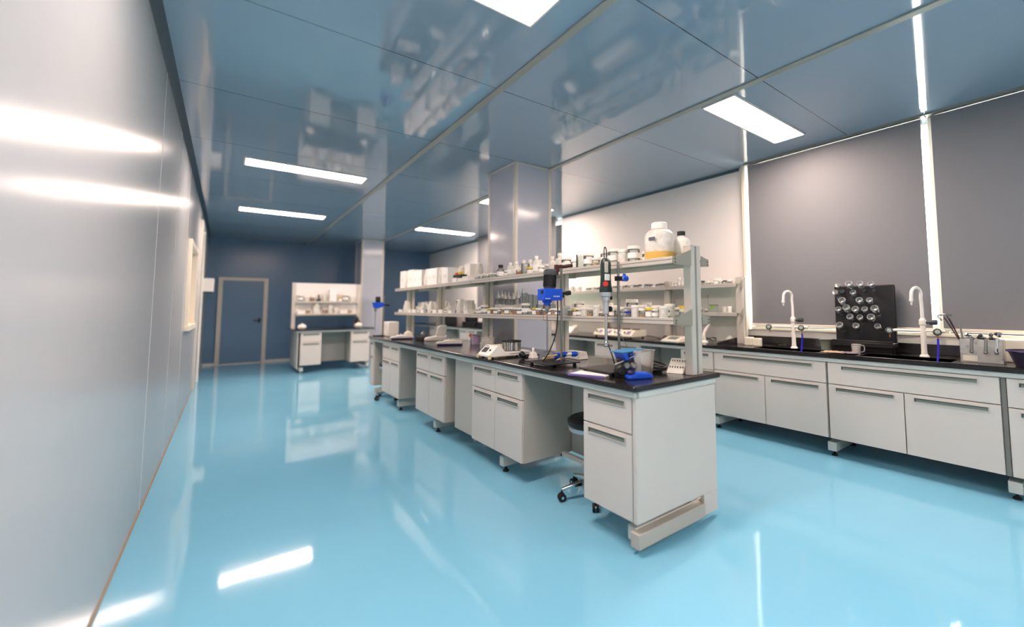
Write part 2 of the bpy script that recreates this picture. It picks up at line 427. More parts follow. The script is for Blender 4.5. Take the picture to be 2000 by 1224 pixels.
# worktops
def rounded(x0, x1, y0, y1, r=.02, n=4):
    P = []
    for cx, cy, a0 in ((x1-r, y1-r, 0), (x0+r, y1-r, 90), (x0+r, y0+r, 180), (x1-r, y0+r, 270)):
        for k in range(n+1):
            a = math.radians(a0+90*k/n); P.append((cx+r*math.cos(a), cy+r*math.sin(a)))
    return P
MB().prism(rounded(1.622, 2.390, 1.545, 6.88), .82, .85, 'z').build('worktop', M_top, fr, bevel=.008)

# ---- right-hand bench (along the window wall)
XF = 3.96
def rb(label, y0, y1, fr_, sink=False):
    return cabinet(label, (XF, y1, 0), RZ, y1-y0, .60, fr_, group='white base cabinets of the window bench', sink=sink)
def sinkcab(label, y0, y1):
    w_ = y1-y0
    return rb(label, y0, y1, [(0, w_, .605, .785, 'drawer'), (0, w_/2, .155, .605, 'door'), (w_/2, w_, .155, .605, 'door')], sink=True)
sinkcab('wide white sink cabinet with one long drawer under the left tap', 1.556, 2.645)
sinkcab('wide white sink cabinet with one long drawer under the right tap', .49, 1.546)
rb('white cabinet cut off by the right edge of the photo', -.55, .462, std_fronts(1.012, 2))
rb('narrow white cabinet left of the two sink cabinets', 2.655, 3.07, std_fronts(.415, 1))
rb('white two-column cabinet seen behind the stand rods', 3.69, 4.53, std_fronts(.84, 2))
rb('white cabinet seen behind the blue overhead stirrer', 5.16, 5.95, std_fronts(.79, 2))
rb('white cabinet on the window bench just beyond the near column', 6.7, 7.5, std_fronts(.8, 2))
rb('white cabinet on the window bench, second beyond the near column', 8.2, 9.0, std_fronts(.8, 2))
rb('farthest white cabinet on the window bench', 10.0, 10.8, std_fronts(.8, 2))
fr = thing('laboratory_bench', 'long window bench, black worktop with two sinks on pale steel feet', 'bench', (0, 0, 0))
MB().box(XF-.008, XF+.02, -.9, 12.0, .787, .82).build('apron', M_frame, fr, bevel=.002)
MB().box(XF+.012, XF+.02, .464, .488, .155, .787).build('filler_strip', M_fill, fr)
for y in (.455, 1.545, 2.655, 3.7, 4.5, 5.9, 7.4, 8.9, 10.7, 11.9):
    b = MB().box(XF+.03, 4.54, y-.035, y+.035, .045, .118).build('foot_beam', M_frame, fr, bevel=.004)
    for xx in (XF+.08, 4.45):
        MB().lathe([(.024, 0), (.024, .008), (.013, .02), (.008, .022), (.008, .046)], (xx, y, 0), 12).build('leveling_foot', M_rub, b)
for a, b in ((3.075, 3.685), (4.535, 5.155), (5.955, 6.695), (7.505, 8.195), (9.005, 9.995), (10.805, 12.0)):
    MB().box(4.35, 4.362, a, b, .155, .785).build('back_panel', M_cabside, fr)
# worktop with two sink cut-outs; marine edge at the sinks
def bench_top():
    m = MB(); x0, x1 = 3.942, 4.594
    sinks = ((.75, 1.33), (1.66, 2.26)); sx0, sx1 = 4.03, 4.30
    z0, z1 = .82, .85
    m.box(x0, sx0, -.9, 12.0, z0, z1).box(sx1, x1, -.9, 12.0, z0, z1)
    ys = [-.9]+[v for s_ in sinks for v in s_]+[12.0]
    for i in range(0, len(ys), 2): m.box(sx0, sx1, ys[i], ys[i+1], z0, z1)
    t = m.build('worktop', M_top, fr)
    for a, b in sinks:
        s_ = MB(); zz = .60
        s_.box(sx0, sx1, a, b, zz-.01, zz).box(sx0-.008, sx0, a, b, zz, z1-.002).box(sx1, sx1+.008, a, b, zz, z1-.002).box(sx0, sx1, a-.008, a, zz, z1-.002).box(sx0, sx1, b, b+.008, zz, z1-.002)
        bb = s_.build('sink_basin', M_sink, fr)
        MB().lathe([(.028, 0), (.028, .004), (.02, .006)], ((sx0+sx1)/2, (a+b)/2, zz), 16).build('drain', M_steel, bb)
    MB().prism([(4.574, .85), (4.594, .85), (4.594, .935), (4.578, .935)], -.9, 2.64, 'y').build('backsplash', M_top, t, bevel=.003)
    MB().prism([(3.99, .85), (4.574, .85), (4.574, .930), (4.16, .895), (4.03, .878)], 2.628, 2.648, 'y').build('side_lip', M_top, t, bevel=.004)
    MB().box(3.942, 3.965, -.9, 2.64, .85, .857).build('front_lip', M_top, t, bevel=.003)
bench_top()

# ---- back bench by the far column
def bb(label, x0, x1):
    return cabinet(label, (x0, 9.9, 0), 0, x1-x0, .55, std_fronts(x1-x0, 1, zd=.60), group='white base cabinets of the far bench')
bb('left white cabinet of the far bench beside the back door', 1.125, 1.483)
bb('right white cabinet of the far bench in front of the far column', 2.003, 2.36)
fr = thing('laboratory_bench', 'short far bench near the back wall, black worktop on pale frame', 'bench')
MB().box(1.08, 2.40, 9.885, 9.905, .787, .82).box(1.06, 1.08, 9.89, 11.0, .787, .82).box(2.38, 2.40, 9.89, 10.95, .787, .82).build('apron', M_frame, fr)
MB().box(1.075, 1.095, 9.92, 11.0, .1, .787).build('side_panel', M_cabside, fr)
MB().box(1.49, 2.0, 10.42, 10.44, .155, .785).build('back_panel', M_cabside, fr)
for x in (1.16, 2.34):
    b = MB().box(x-.03, x+.03, 9.93, 10.98, .045, .118).build('foot_beam', M_frame, fr, bevel=.004)
    for yy in (9.97, 10.93):
        MB().lathe([(.03, 0), (.03, .01), (.013, .02), (.008, .022), (.008, .046)], (x, yy, 0), 12).build('leveling_foot', M_chrome, b)
MB().box(1.0, 2.44, 9.86, 10.99, .82, .85).build('worktop', M_top, fr, bevel=.006)

# ================================================================= SHELF UNITS
def shelf_unit(label, posts, x0, x1, px0, px1, y0, y1, zl, zu, ztop, base, both=True, pw=.085):
    """posts: y positions; decks between x0..x1; glass decks with aluminium lips; brackets at the posts"""
    t = thing('bench_shelf_unit', label, 'shelf unit', (0, 0, base))
    for i, y in enumerate(posts):
        p = MB().box(px0, px1, y, y+pw, 0, ztop-base-.004)
        for gx in (.35, .65):
            pass
        o = p.build('post', M_alu, t, bevel=.004)
        xm = (px0+px1)/2
        MB().box(xm-.008, xm+.008, y-.0015, y+.004, 0, ztop-base-.006).build('post_groove', M_alus, o)
        MB().box(px0-.002, px1+.002, y-.002, y+pw+.002, ztop-base-.004, ztop-base).build('post_cap', M_wplas, o)
    for z in (zl, zu):
        z -= base
        d = MB().box(x0+.02, x1-(.02 if both else 0), y0, y1, z-.008, z)
        dk = d.build('shelf_glass', M_shelfg, t)
        def lip(xa, xb, nm):
            l = MB()
            l.box(xa, xb, y0, y1, z-.035, z+.004)
            o = l.build(nm, M_alu, t, bevel=.002)
            xs = xa-.001 if nm == 'front_rail' else xb-.003
            MB().box(xs, xs+.004, y0, y1, z-.014, z-.0115).build('rail_groove', M_dgrey, o)
        lip(x0, x0+.02, 'front_rail')
        if both: lip(x1-.02, x1, 'rear_rail')
        for y in posts:
            yy = y-.006 if y > y0+.02 or True else y
            for a, b in ((x0-.002, px0),)+(((x1+.002, px1),) if both else ()):
                k_ = 1. if a < b else .35
                o = MB().prism([(a, z-.04), (b, z-.045), (b, z+.004+.05*k_), (a+(b-a)*.55, z+.004+.024*k_), (a+(b-a)*.12, z+.006), (a, z+.004)], yy, yy+.004, 'y').build('bracket', M_brk, t)
                for zz in (z-.012, z-.030):
                    MB().lathe([(.0045, 0), (.0045, .003)], (a+(.014 if a < b else -.014), yy, zz), 8, (0, -1, 0)).build('screw', M_dgrey, o)
    return t
# the centre bench rack
shelf_unit('aluminium two-tier glass shelf rack standing on the centre bench', (1.58, 2.90, 4.25, 5.58, 6.80), 1.985, 2.325, 2.150, 2.250, 1.585, 6.90, 1.19, 1.545, 1.63, .85, pw=.055)
shelf_unit('aluminium two-tier shelf rack along the white wall on the window bench', (2.535, 3.55, 4.74, 5.95), 4.305, 4.585, 4.37, 4.46, 2.585, 6.04, 1.187, 1.508, 1.585, .85, both=False)

# ================================================================= PROTOTYPES FOR SHELF WARE
def hide(o):
    pass
PROTO = {}
def proto(key, name, cat, parts):
    """parts: list of (partname, MB, material). First placed use keeps the prototype itself"""
    t = thing(name, 'x', cat)
    for pn, mb, m in parts:
        if pn.startswith('>'):
            mb.build(pn[1:], m, t.children[-1])
        else:
            mb.build(pn, m, t)
    PROTO[key] = [t, False]
def place(key, loc, label, group=None, rz=0., s=1., sz=None, rx=0, ry=0):
    t, used = PROTO[key]
    if used: o = copy_tree(t)
    else: o = t; PROTO[key][1] = True
    o.location = loc; o.rotation_euler = (rx, ry, rz); o.scale = (s, s, sz or s); o['label'] = label
    if group: o['group'] = group
    elif 'group' in o: del o['group']
    return o
def shell(prof, wall=.002):
    return prof
def jar(r, h, lidh, rl=None):
    body = MB().lathe([(r*.9, 0), (r, .004), (r, h-.006), (r*.88, h)], n=16)
    lid = MB().lathe([((rl or r*1.04), 0), ((rl or r*1.04), lidh-.002), ((rl or r*1.04)*.93, lidh)], (0, 0, h), 16)
    return body, lid
b, l = jar(.030, .052, .016)
proto('low_jar', 'glass_jar', 'jar', [('jar_body', b, M_gls), ('lid', l, M_wplas), ('contents', MB().lathe([(.026, .003), (.026, .022)], n=14), M_amber)])
b, l = jar(.030, .052, .016)
proto('low_jar_clear', 'glass_jar', 'jar', [('jar_body', b, M_gls), ('lid', l, M_wplas), ('paper_label', MB().lathe([(.0305, .012), (.0305, .038)], n=16, cap=False), M_paper)])
b, l = jar(.030, .052, .016)
proto('low_jar_brown', 'glass_jar', 'jar', [('jar_body', b, M_gls), ('lid', l, M_wplas), ('contents', MB().lathe([(.027, .003), (.027, .036)], n=14), M_brown)])
b, l = jar(.026, .034, .012)
proto('small_jar', 'glass_jar', 'jar', [('jar_body', b, M_gls), ('lid', l, M_wplas)])
b, l = jar(.026, .034, .012)
proto('small_jar_blue', 'glass_jar', 'jar', [('jar_body', b, M_gls), ('lid', l, M_dblue)])
b, l = jar(.028, .05, .014)
proto('yellow_jar', 'glass_jar', 'jar', [('jar_body', b, M_gls), ('lid', l, M_yel), ('paper_label', MB().lathe([(.0285, .008), (.0285, .040)], n=16, cap=False), M_paper)])
b, l = jar(.026, .036, .018)
proto('black_jar', 'glass_jar', 'jar', [('jar_body', b, M_gls), ('lid', l, M_blk)])
b, l = jar(.040, .085, .020)
proto('tall_jar', 'glass_jar', 'jar', [('jar_body', b, M_gls), ('lid', l, M_wplas), ('paper_label', MB().lathe([(.0405, .025), (.0405, .06)], n=16, cap=False), M_paper)])
b, l = jar(.034, .07, .018)
proto('white_tub', 'plastic_tub', 'tub', [('tub_body', b, M_pe), ('lid', l, M_wplas)])
def bottle(r, h, rn, hc, rc):
    b = MB().lathe([(r*.92, 0), (r, .006), (r, h*.72), (r*.85, h*.80), (rn*1.1, h*.88), (rn, h*.9), (rn, h)], n=18)
    c = MB().lathe([(rc, 0), (rc, hc-.002), (rc*.92, hc)], (0, 0, h*.93), 16)
    return b, c
b, c = bottle(.034, .15, .014, .028, .018)
proto('white_bottle', 'plastic_bottle', 'bottle', [('bottle_body', b, M_pe), ('cap', c, M_wplas)])
b, c = bottle(.030, .12, .011, .022, .015)
proto('short_bottle', 'plastic_bottle', 'bottle', [('bottle_body', b, M_pe), ('cap', c, M_wplas), ('paper_label', MB().lathe([(.0306, .02), (.0306, .065)], n=18, cap=False), M_paper)])
b, c = bottle(.036, .10, .018, .03, .024)
proto('black_cap_bottle', 'glass_bottle', 'bottle', [('bottle_body', b, M_gls), ('cap', c, M_blk), ('paper_label', MB().lathe([(.0365, .015), (.0365, .055)], n=18, cap=False), M_paper)])
# wash bottle with a pointed nozzle
b = MB().lathe([(.033, 0), (.036, .006), (.036, .135), (.030, .155), (.018, .166), (.018, .172)], n=18)
c = MB().lathe([(.021, 0), (.021, .022), (.012, .034), (.004, .075), (.002, .077)], (0, 0, .168), 14)
proto('pointed_bottle', 'dispensing_bottle', 'bottle', [('bottle_body', b, M_gls), ('pointed_cap', c, M_pe), ('paper_label', MB().lathe([(.0366, .05), (.0366, .10)], n=18, cap=False), M_paper)])
# tall cylinder and beaker
proto('cylinder', 'measuring_cylinder', 'cylinder', [('glass_tube', MB().lathe([(.026, 0), (.026, .17), (.029, .175), (.024, .172), (.024, .006)], n=18, cap=False), M_gls), ('foot', MB().lathe([(.036, 0), (.036, .006), (.02, .009)], n=16), M_gls)])
proto('beaker', 'glass_beaker', 'beaker', [('beaker_wall', MB().lathe([(.001, .001), (.035, .001), (.038, .006), (.038, .09), (.041, .095), (.0365, .09), (.0365, .006), (.001, .004)], n=20, cap=False), M_gls)])
# erlenmeyer flask
FL = [(.001, .001), (.036, .001), (.040, .008), (.038, .018), (.016, .080), (.013, .090), (.013, .112), (.017, .118), (.012, .115), (.0115, .090), (.035, .018), (.036, .008), (.001, .004)]
proto('flask', 'conical_flask', 'flask', [('flask_body', MB().lathe(FL, n=22, cap=False), M_glsd), ('flask_rim', MB().lathe([(.017, .1165), (.0175, .1185), (.0135, .120), (.013, .1165)], n=22, cap=False), M_gls)])
HF = [(.001, .012), (.012, .009), (.024, .002), (.028, .001), (.031, .006), (.031, .070), (.028, .082), (.016, .104), (.014, .112), (.014, .125), (.018, .130)]
proto('hung', 'glass_flask', 'flask', [('flask_body', MB().lathe(HF, n=22, cap=False), M_hang), ('base_ring', MB().lathe([(.024, -.0005), (.027, -.0025), (.0305, .001), (.0318, .006), (.030, .009)], n=22, cap=False), M_rim)])
# cartons
proto('carton', 'white_carton', 'box', [('box_body', MB().box(-.045, .045, -.08, .08, 0, .16), M_paper), ('printed_label', MB().box(-.0465, -.045, -.03, .03, .06, .09), M_cplas)])
proto('flat_carton', 'white_carton', 'box', [('box_body', MB().box(-.05, .05, -.06, .06, 0, .04), M_paper), ('box_lid', MB().box(-.052, .052, -.062, .062, .03, .045), M_wplas)])
# clear bag of labware
def bag(seed, w_=.052, h_=.16):
    rnd = random.Random(seed); m = MB(); n = 16; rows = 6; vs = []
    for j in range(rows+1):
        t_ = j/rows
        for k in range(n):
            a = 2*PI*k/n
            rr = w_*(1-.45*t_**2)*(1+rnd.uniform(-.12, .12))
            vs.append((rr*math.cos(a), rr*1.15*math.sin(a), h_*t_*(1+rnd.uniform(-.05, .05))))
    fs = [(j*n+k, j*n+(k+1) % n, (j+1)*n+(k+1) % n, (j+1)*n+k) for j in range(rows) for k in range(n)]
    fs += [tuple(range(n)), tuple(rows*n+k for k in range(n))]
    return m.add(vs, fs)
proto('bag', 'plastic_bag', 'bag', [('bag_film', bag(3), M_pe), ('contents', MB().lathe([(.04, .005), (.05, .05), (.02, .09)], n=10), M_wplas)])

CNT = {}
def row(where, from_, x, z, y0, y1, seq, gap=.008, jx=.01, scale=1., grp=None, xs=None, zs=1.):
    """stand ware in a row along y, near end first; label by kind, place and order"""
    W = {'low_jar': (.064, 'squat amber-filled jar'), 'low_jar_clear': (.064, 'squat paper-labelled jar'),
         'low_jar_brown': (.064, 'squat brown-filled jar'), 'small_jar': (.055, 'tiny white-lidded jar'),
         'small_jar_blue': (.055, 'tiny blue-lidded jar'), 'yellow_jar': (.06, 'small yellow-lidded jar'), 'black_jar': (.055, 'tiny black-lidded jar'),
         'tall_jar': (.085, 'tall white-lidded jar'), 'white_tub': (.072, 'white tub'), 'white_bottle': (.07, 'tall white bottle'),
         'short_bottle': (.063, 'short labelled white bottle'), 'black_cap_bottle': (.075, 'stout black-capped bottle'), 'pointed_bottle': (.076, 'clear pointed-tip bottle'),
         'cylinder': (.062, 'glass measuring cylinder'), 'beaker': (.085, 'clear glass beaker'), 'flask': (.085, 'conical flask'), 'carton': (.165, 'white carton'),
         'flat_carton': (.13, 'flat white carton'), 'bag': (.125, 'pale plastic bag')}
    y = y0; i = 0
    while True:
        k = seq[i % len(seq)]; wd, desc = W[k]; s = scale*random.uniform(.93, 1.07)
        if y+wd*s > y1: break
        key = (where, desc); CNT[key] = CNT.get(key, 0)+1
        xx = x+random.uniform(-jx, jx) if not xs else xs
        place(k, (xx, y+wd*s/2, z+.0005), '%s in %s, %s from %s' % (desc, where, ordn(CNT[key]), from_), grp, random.uniform(-.3, .3) if k not in ('carton', 'flat_carton') else random.uniform(-.06, .06), s, s*zs*(random.uniform(.92, 1.12)))
        y += (wd+gap)*s*random.uniform(1, 1.15); i += 1
ZU, ZL = 1.545, 1.19
random.seed(11)
NE = 'near post'
# upper deck of the centre rack, bench side
row('upper centre shelf front row', NE, 2.04, ZU, 1.90, 2.86, ['tall_jar', 'white_tub', 'tall_jar', 'tall_jar', 'low_jar', 'tall_jar', 'beaker', 'low_jar_clear'], gap=.006, grp='jars on the upper centre shelf')
row('upper centre shelf rear row', NE, 2.255, ZU, 1.90, 2.86, ['small_jar', 'tall_jar', 'low_jar_clear', 'white_tub', 'small_jar'], gap=.02, grp='jars on the upper centre shelf')
row('upper centre shelf front middle', 'second post', 2.045, ZU, 3.0, 3.66, ['low_jar_clear', 'short_bottle', 'yellow_jar', 'beaker', 'low_jar_brown', 'short_bottle', 'short_bottle', 'low_jar_clear'], grp='bottles on the upper centre shelf')
row('upper centre shelf rear middle', 'second post', 2.25, ZU, 3.0, 3.8, ['white_bottle', 'white_bottle', 'tall_jar', 'short_bottle', 'short_bottle'], gap=.02, grp='bottles on the upper centre shelf')
row('upper centre shelf before third post', 'white bottles', 2.03, ZU, 3.66, 3.74, ['black_cap_bottle'])
row('upper centre shelf before third post', 'black-capped bottle', 2.03, ZU, 3.78, 4.2, ['small_jar'], gap=.012, grp='tiny jars on the upper centre shelf')
row('far upper centre shelf near end', 'third post', 2.05, ZU, 4.36, 4.92, ['flat_carton', 'flat_carton'], gap=.004, jx=.003, grp='flat cartons on the far upper shelf')
row('far upper centre shelf front row', 'third post', 2.06, ZU, 4.92, 6.90, ['carton', 'bag', 'carton', 'carton', 'bag', 'carton', 'carton'], gap=.0, scale=1.12, zs=1.22, grp='white cartons and bags on the far upper shelf')
row('far upper centre shelf rear row', 'third post', 2.258, ZU, 4.55, 6.85, ['bag', 'carton', 'bag', 'carton'], gap=.06, scale=1.0, zs=1.3, grp='white cartons and bags on the far upper shelf')
# lower deck
row('lower centre shelf front row', NE, 2.022, ZL, 1.66, 2.97, ['white_tub', 'low_jar_clear', 'yellow_jar', 'low_jar', 'white_tub', 'small_jar_blue', 'low_jar_clear', 'low_jar', 'low_jar_clear', 'low_jar_brown', 'small_jar', 'white_tub', 'low_jar'], gap=.0, scale=.82, jx=.004, grp='jars on the lower centre shelf')
row('lower centre shelf second row', NE, 2.088, ZL, 1.70, 2.86, ['low_jar_clear', 'white_tub', 'low_jar', 'small_jar', 'low_jar_clear', 'low_jar_brown'], gap=.004, scale=.85, jx=.004, grp='jars on the lower centre shelf')
row('lower centre shelf middle row', NE, 2.165, ZL, 1.72, 2.86, ['white_tub', 'low_jar_clear', 'low_jar', 'white_tub', 'tall_jar', 'low_jar_clear', 'small_jar_blue'], gap=.012, jx=.006, scale=.95, grp='jars on the lower centre shelf')
row('lower centre shelf rear row', NE, 2.262, ZL, 1.70, 2.86, ['small_jar', 'low_jar_clear', 'yellow_jar', 'low_jar', 'white_tub'], gap=.01, grp='jars on the lower centre shelf')
row('lower centre shelf beyond second post', 'that post', 2.03, ZL, 3.0, 4.2, ['low_jar_brown', 'yellow_jar', 'small_jar', 'tall_jar', 'low_jar_clear', 'low_jar_clear', 'low_jar_brown', 'low_jar', 'low_jar_clear', 'low_jar', 'small_jar', 'low_jar_clear'], gap=.001, scale=.92, grp='jars on the lower centre shelf')
row('lower centre shelf rear middle', 'second post', 2.245, ZL, 3.0, 3.62, ['cylinder', 'beaker', 'cylinder', 'beaker', 'cylinder', 'cylinder'], gap=.012, scale=1.05, grp='glassware on the lower centre shelf')
row('lower centre shelf rear row', 'measuring cylinders', 2.25, ZL, 3.62, 4.23, ['pointed_bottle'], gap=.003, scale=.97, grp='pointed bottles on the lower centre shelf')
row('far lower centre shelf front row', 'third post', 2.05, ZL, 4.36, 6.85, ['flat_carton', 'small_jar', 'bag', 'small_jar_blue', 'flat_carton', 'white_tub', 'low_jar_clear', 'flat_carton', 'small_jar'], gap=.015, scale=.9, grp='boxes and jars on the far lower shelf')
row('far lower centre shelf rear row', 'third post', 2.262, ZL, 4.4, 6.8, ['bag', 'flat_carton', 'white_bottle', 'carton', 'white_tub'], gap=.05, scale=.9, grp='boxes and jars on the far lower shelf')
# wall rack
WU, WL = 1.508, 1.187
row('upper wall shelf right end', 'end post', 4.35, WU, 2.66, 3.06, ['small_jar', 'black_jar', 'small_jar', 'low_jar_clear', 'small_jar'], gap=.004, scale=.85, grp='jars on the upper wall shelf')
row('upper wall shelf back row', 'end post', 4.52, WU, 2.66, 3.4, ['small_jar', 'low_jar_brown', 'small_jar', 'white_tub', 'low_jar_clear'], gap=.02, scale=.9, grp='jars on the upper wall shelf')
row('upper wall shelf right bay', 'end post', 4.35, WU, 3.10, 3.52, ['short_bottle', 'low_jar_clear', 'low_jar_clear', 'short_bottle'], gap=.004, scale=.8, grp='jars on the upper wall shelf')
row('upper wall shelf middle bay', 'right', 4.35, WU, 3.60, 5.2, ['black_jar', 'black_jar', 'black_jar', 'low_jar_clear'], gap=.0, scale=.85, grp='jars on the upper wall shelf')
row('upper wall shelf left bay', 'right', 4.35, WU, 5.3, 5.95, ['low_jar_clear', 'small_jar', 'white_tub'], gap=.02, grp='jars on the upper wall shelf')
row('lower wall shelf right end', 'end post', 4.36, WL, 2.66, 2.86, ['white_tub', 'white_tub'], gap=.02, scale=.75, grp='tubs on the lower wall shelf')
row('lower wall shelf right bay', 'end post', 4.36, WL, 2.98, 3.30, ['small_jar', 'low_jar', 'small_jar'], gap=.03, scale=.8, grp='jars on the lower wall shelf')
row('lower wall shelf left bays', 'right', 4.38, WL, 3.66, 5.9, ['white_tub', 'low_jar_clear', 'low_jar', 'small_jar_blue', 'flat_carton', 'small_jar'], gap=.02, grp='jars on the lower wall shelf')

# ================================================================= SHELF ODDITIES
# big milky jug with amber liquid by the near post
t = thing('plastic_jug', 'large milky plastic jug half filled with amber liquid by the near post', 'jug', (2.13, 1.80, ZU+.0005))
MB().lathe([(.088, 0), (.095, .008), (.095, .15), (.088, .175), (.07, .195), (.042, .205), (.042, .215)], n=26).build('jug_body', M_pe, t)
MB().lathe([(.0875, .004), (.0962, .01), (.0962, .056), (.09, .058)], n=26, cap=False).build('liquid', M_amber, t)
MB().lathe([(.050, 0), (.050, .036), (.046, .04)], (0, 0, .207), 22).build('cap', M_wplas, t)
MB().box(-.0975, -.0955, -.045, .005, .125, .145).build('printed_mark', M_ink, t)
t = thing('plastic_bottle', 'white plastic bottle with black cap behind the near post', 'bottle', (2.262, 1.73, ZU+.0005))
MB().lathe([(.05, 0), (.055, .008), (.055, .13), (.045, .15), (.022, .158), (.022, .17)], n=20).build('bottle_body', M_wplas, t)
MB().lathe([(.026, 0), (.026, .028)], (0, 0, .168), 18).build('cap', M_blk, t)
t = thing('round_tin', 'yellow round lid tub on top of the lower wall shelf jars', 'tub', (4.40, 3.36, WL+.0005))
MB().lathe([(.05, 0), (.052, .05)], n=20).build('tub_body', M_wplas, t)
MB().lathe([(.06, .05), (.06, .075), (.055, .08)], n=20).build('lid', M_yel, t)
t = thing('specimen_box', 'clear box with green print on the lower wall shelf by the end post', 'box', (4.37, 2.90, WL+.0005))
MB().box(-.04, .04, -.032, .032, 0, .085).build('box_body', M_gls, t)
MB().box(-.0415, -.0405, -.03, .012, .04, .078).build('green_print', M_greenp, t)
MB().box(-.042, .042, -.034, .034, .085, .091).build('box_lid', M_dbrown, t)
for y, lab in ((3.05, 'right one of two thin glass rods with dark tips on lower wall shelf'), (3.17, 'left one of two thin glass rods with dark tips on lower wall shelf')):
    t = thing('glass_rod_stand', lab, 'rod', (4.48, y, WL+.0005), 0, 'dark tipped glass rods')
    MB().lathe([(.035, 0), (.035, .004), (.01, .05), (.01, .06)], n=14).build('flask_base', M_gls, t)
    MB().cyl((0, 0, .06), (0, 0, .19), .0025, 6).build('rod', M_gls, t)
    MB().lathe([(.006, .19), (.006, .205)], n=8).build('tip', M_blk, t)
t = thing('test_tube_rack', 'wire tube rack with orange capped tubes on the upper wall shelf', 'tube rack', (4.50, 3.30, WU+.0005))
MB().box(-.03, .03, -.15, .15, .045, .049).box(-.03, .03, -.15, .15, .0, .004).box(-.03, .03, -.15, -.147, .004, .045).box(-.03, .03, .147, .15, .004, .045).build('rack_body', M_wplas, t)
for k in range(6):
    o = MB().cyl((0, -.12+k*.048, .004), (0, -.12+k*.048, .095), .009, 8).build('tube', M_gls, t)
    MB().cyl((0, -.12+k*.048, .095), (0, -.12+k*.048, .11), .011, 8).build('cap', M_orange if k % 2 else M_brown, o)
t = thing('label_printer', 'black and orange handheld tool on the far upper centre shelf', 'tool', (2.045, 4.66, ZU+.052), .1)
# stands on a carton top; small tape gun
MB().box(-.04, .04, -.09, .09, 0, .035).build('tool_body', M_blk, t, bevel=.006)
MB().lathe([(.028, 0), (.028, .03)], (-.01, -.04, .035), 14).build('yellow_roll', M_yel, t)
MB().box(-.02, .02, .03, .085, .035, .06).build('orange_grip', M_orange, t, bevel=.004)

# ================================================================= EQUIPMENT ON THE CENTRE BENCH
ZT = .85
def stand_plate(t, x, y, w_=.26, d=.30):
    m = MB().box(x-w_/2, x+w_/2, y-d/2, y+d/2, .018, .026)
    o = m.build('base_plate', M_blk, t, bevel=.002)
    for sx in (-1, 1):
        for sy in (-1, 1):
            MB().lathe([(.014, 0), (.011, .018)], (x+sx*(w_/2-.03), y+sy*(d/2-.03), 0), 10).build('foot', M_rub, o)
# stand 1 with blue overhead stirrer; rod at (1.87, 2.50)
t = thing('laboratory_stand', 'steel rod stand on black plate carrying the blue stirrer', 'stand', (1.87, 2.50, ZT))
stand_plate(t, -.06, .02)
MB().cyl((0, 0, .02), (0, 0, .715), .0085, 14).build('rod', M_steel, t)
c = MB().box(-.055, -.022, -.014, .014, .662, .712).box(-.022, .022, -.016, .016, .690, .712).build('top_clamp', M_dbrown, t, bevel=.003)
MB().cyl((.012, .0, .70), (.075, -.035, .712), .013, 12).build('clamp_knob', M_dbrown, c)
MB().cyl((-.04, 0, .66), (-.04, 0, .638), .013, 10).build('clamp_knob', M_dbrown, c)
t = thing('overhead_stirrer', 'blue and black overhead stirrer held on the left rod of the centre bench', 'stirrer', (1.87, 2.50, ZT))
# gearbox toward -x ; local coordinates relative to rod base
hz = .455
m = MB().prism([(-.178, hz), (-.178, hz+.082), (-.02, hz+.082), (-.02, hz+.008), (-.028, hz)], -.045, .045, 'y')
g = m.build('gearbox', M_blue, t, bevel=.005)
MB().box(-.1795, -.178, -.030, .0, hz+.045, hz+.07).build('switch', M_blk, g)
mk = MB()
for k in range(4): mk.box(-.10+k*.014, -.094+k*.014, -.0462, -.045, hz+.024, hz+.033)
mk.box(-.172, -.130, -.0462, -.045, hz+.010, hz+.014)
mk.build('white_markings', M_wplas, g)
m = MB().lathe([(.040, 0), (.042, .012), (.042, .012)], (-.105, 0, hz+.082), 24, (0.05, 0, 1))
mo = m.build('motor_flange', M_dgrey, t)
A = (0.06, 0, 1)
rib = []
mb = MB().lathe([(.040, .0), (.041, .085)], (-.105, 0, hz+.094), 24, A)
for k in range(18):
    a = 2*PI*k/18; q = Vector((0, 0, 1)).rotation_difference(Vector(A).normalized())
    p0 = Vector((-.105, 0, hz+.096))+q @ Vector((.043*math.cos(a), .043*math.sin(a), 0)); p1 = p0+q @ Vector((0, 0, .082))
    mb.cyl(p0, p1, .0035, 6)
mb.build('motor', M_blk, t)
MB().lathe([(.046, 0), (.047, .01), (.045, .034), (.036, .042)], (-.10, 0, hz+.178), 24, A).build('motor_cap', M_dgrey, t)
MB().lathe([(.034, 0), (.034, -.012), (.024, -.018), (.024, -.034)], (-.125, 0, hz), 20).build('spindle_housing', M_blue, t)
MB().lathe([(.016, -.034), (.018, -.04), (.018, -.062), (.012, -.066), (.012, -.082), (.004, -.09)], (-.125, 0, hz), 14).build('chuck', M_steel, t)
MB().cyl((-.125, 0, hz-.085), (-.125, 0, .092), .0035, 8).build('stirring_shaft', M_steel, t)
MB().box(-.157, -.093, -.008, .008, .094, .097).build('stirring_blade', M_steel, t)
MB().box(-.024, .014, -.017, .017, hz+.020, hz+.062).cyl((.012, 0, hz+.05), (.040, 0, hz+.052), .012).cyl((.040, 0, hz+.052), (.075, -.01, hz+.058), .017).build('mounting_clamp', M_blk, t, bevel=.002)
MB().tube([(-.03, .01, hz+.004), (-.022, .015, hz-.09), (-.035, .02, .22), (-.075, .04, .10), (-.11, .09, .02), (-.14, .2, .008), (-.16, .30, .008)], .0042, 8).build('power_cord', M_blk, t)
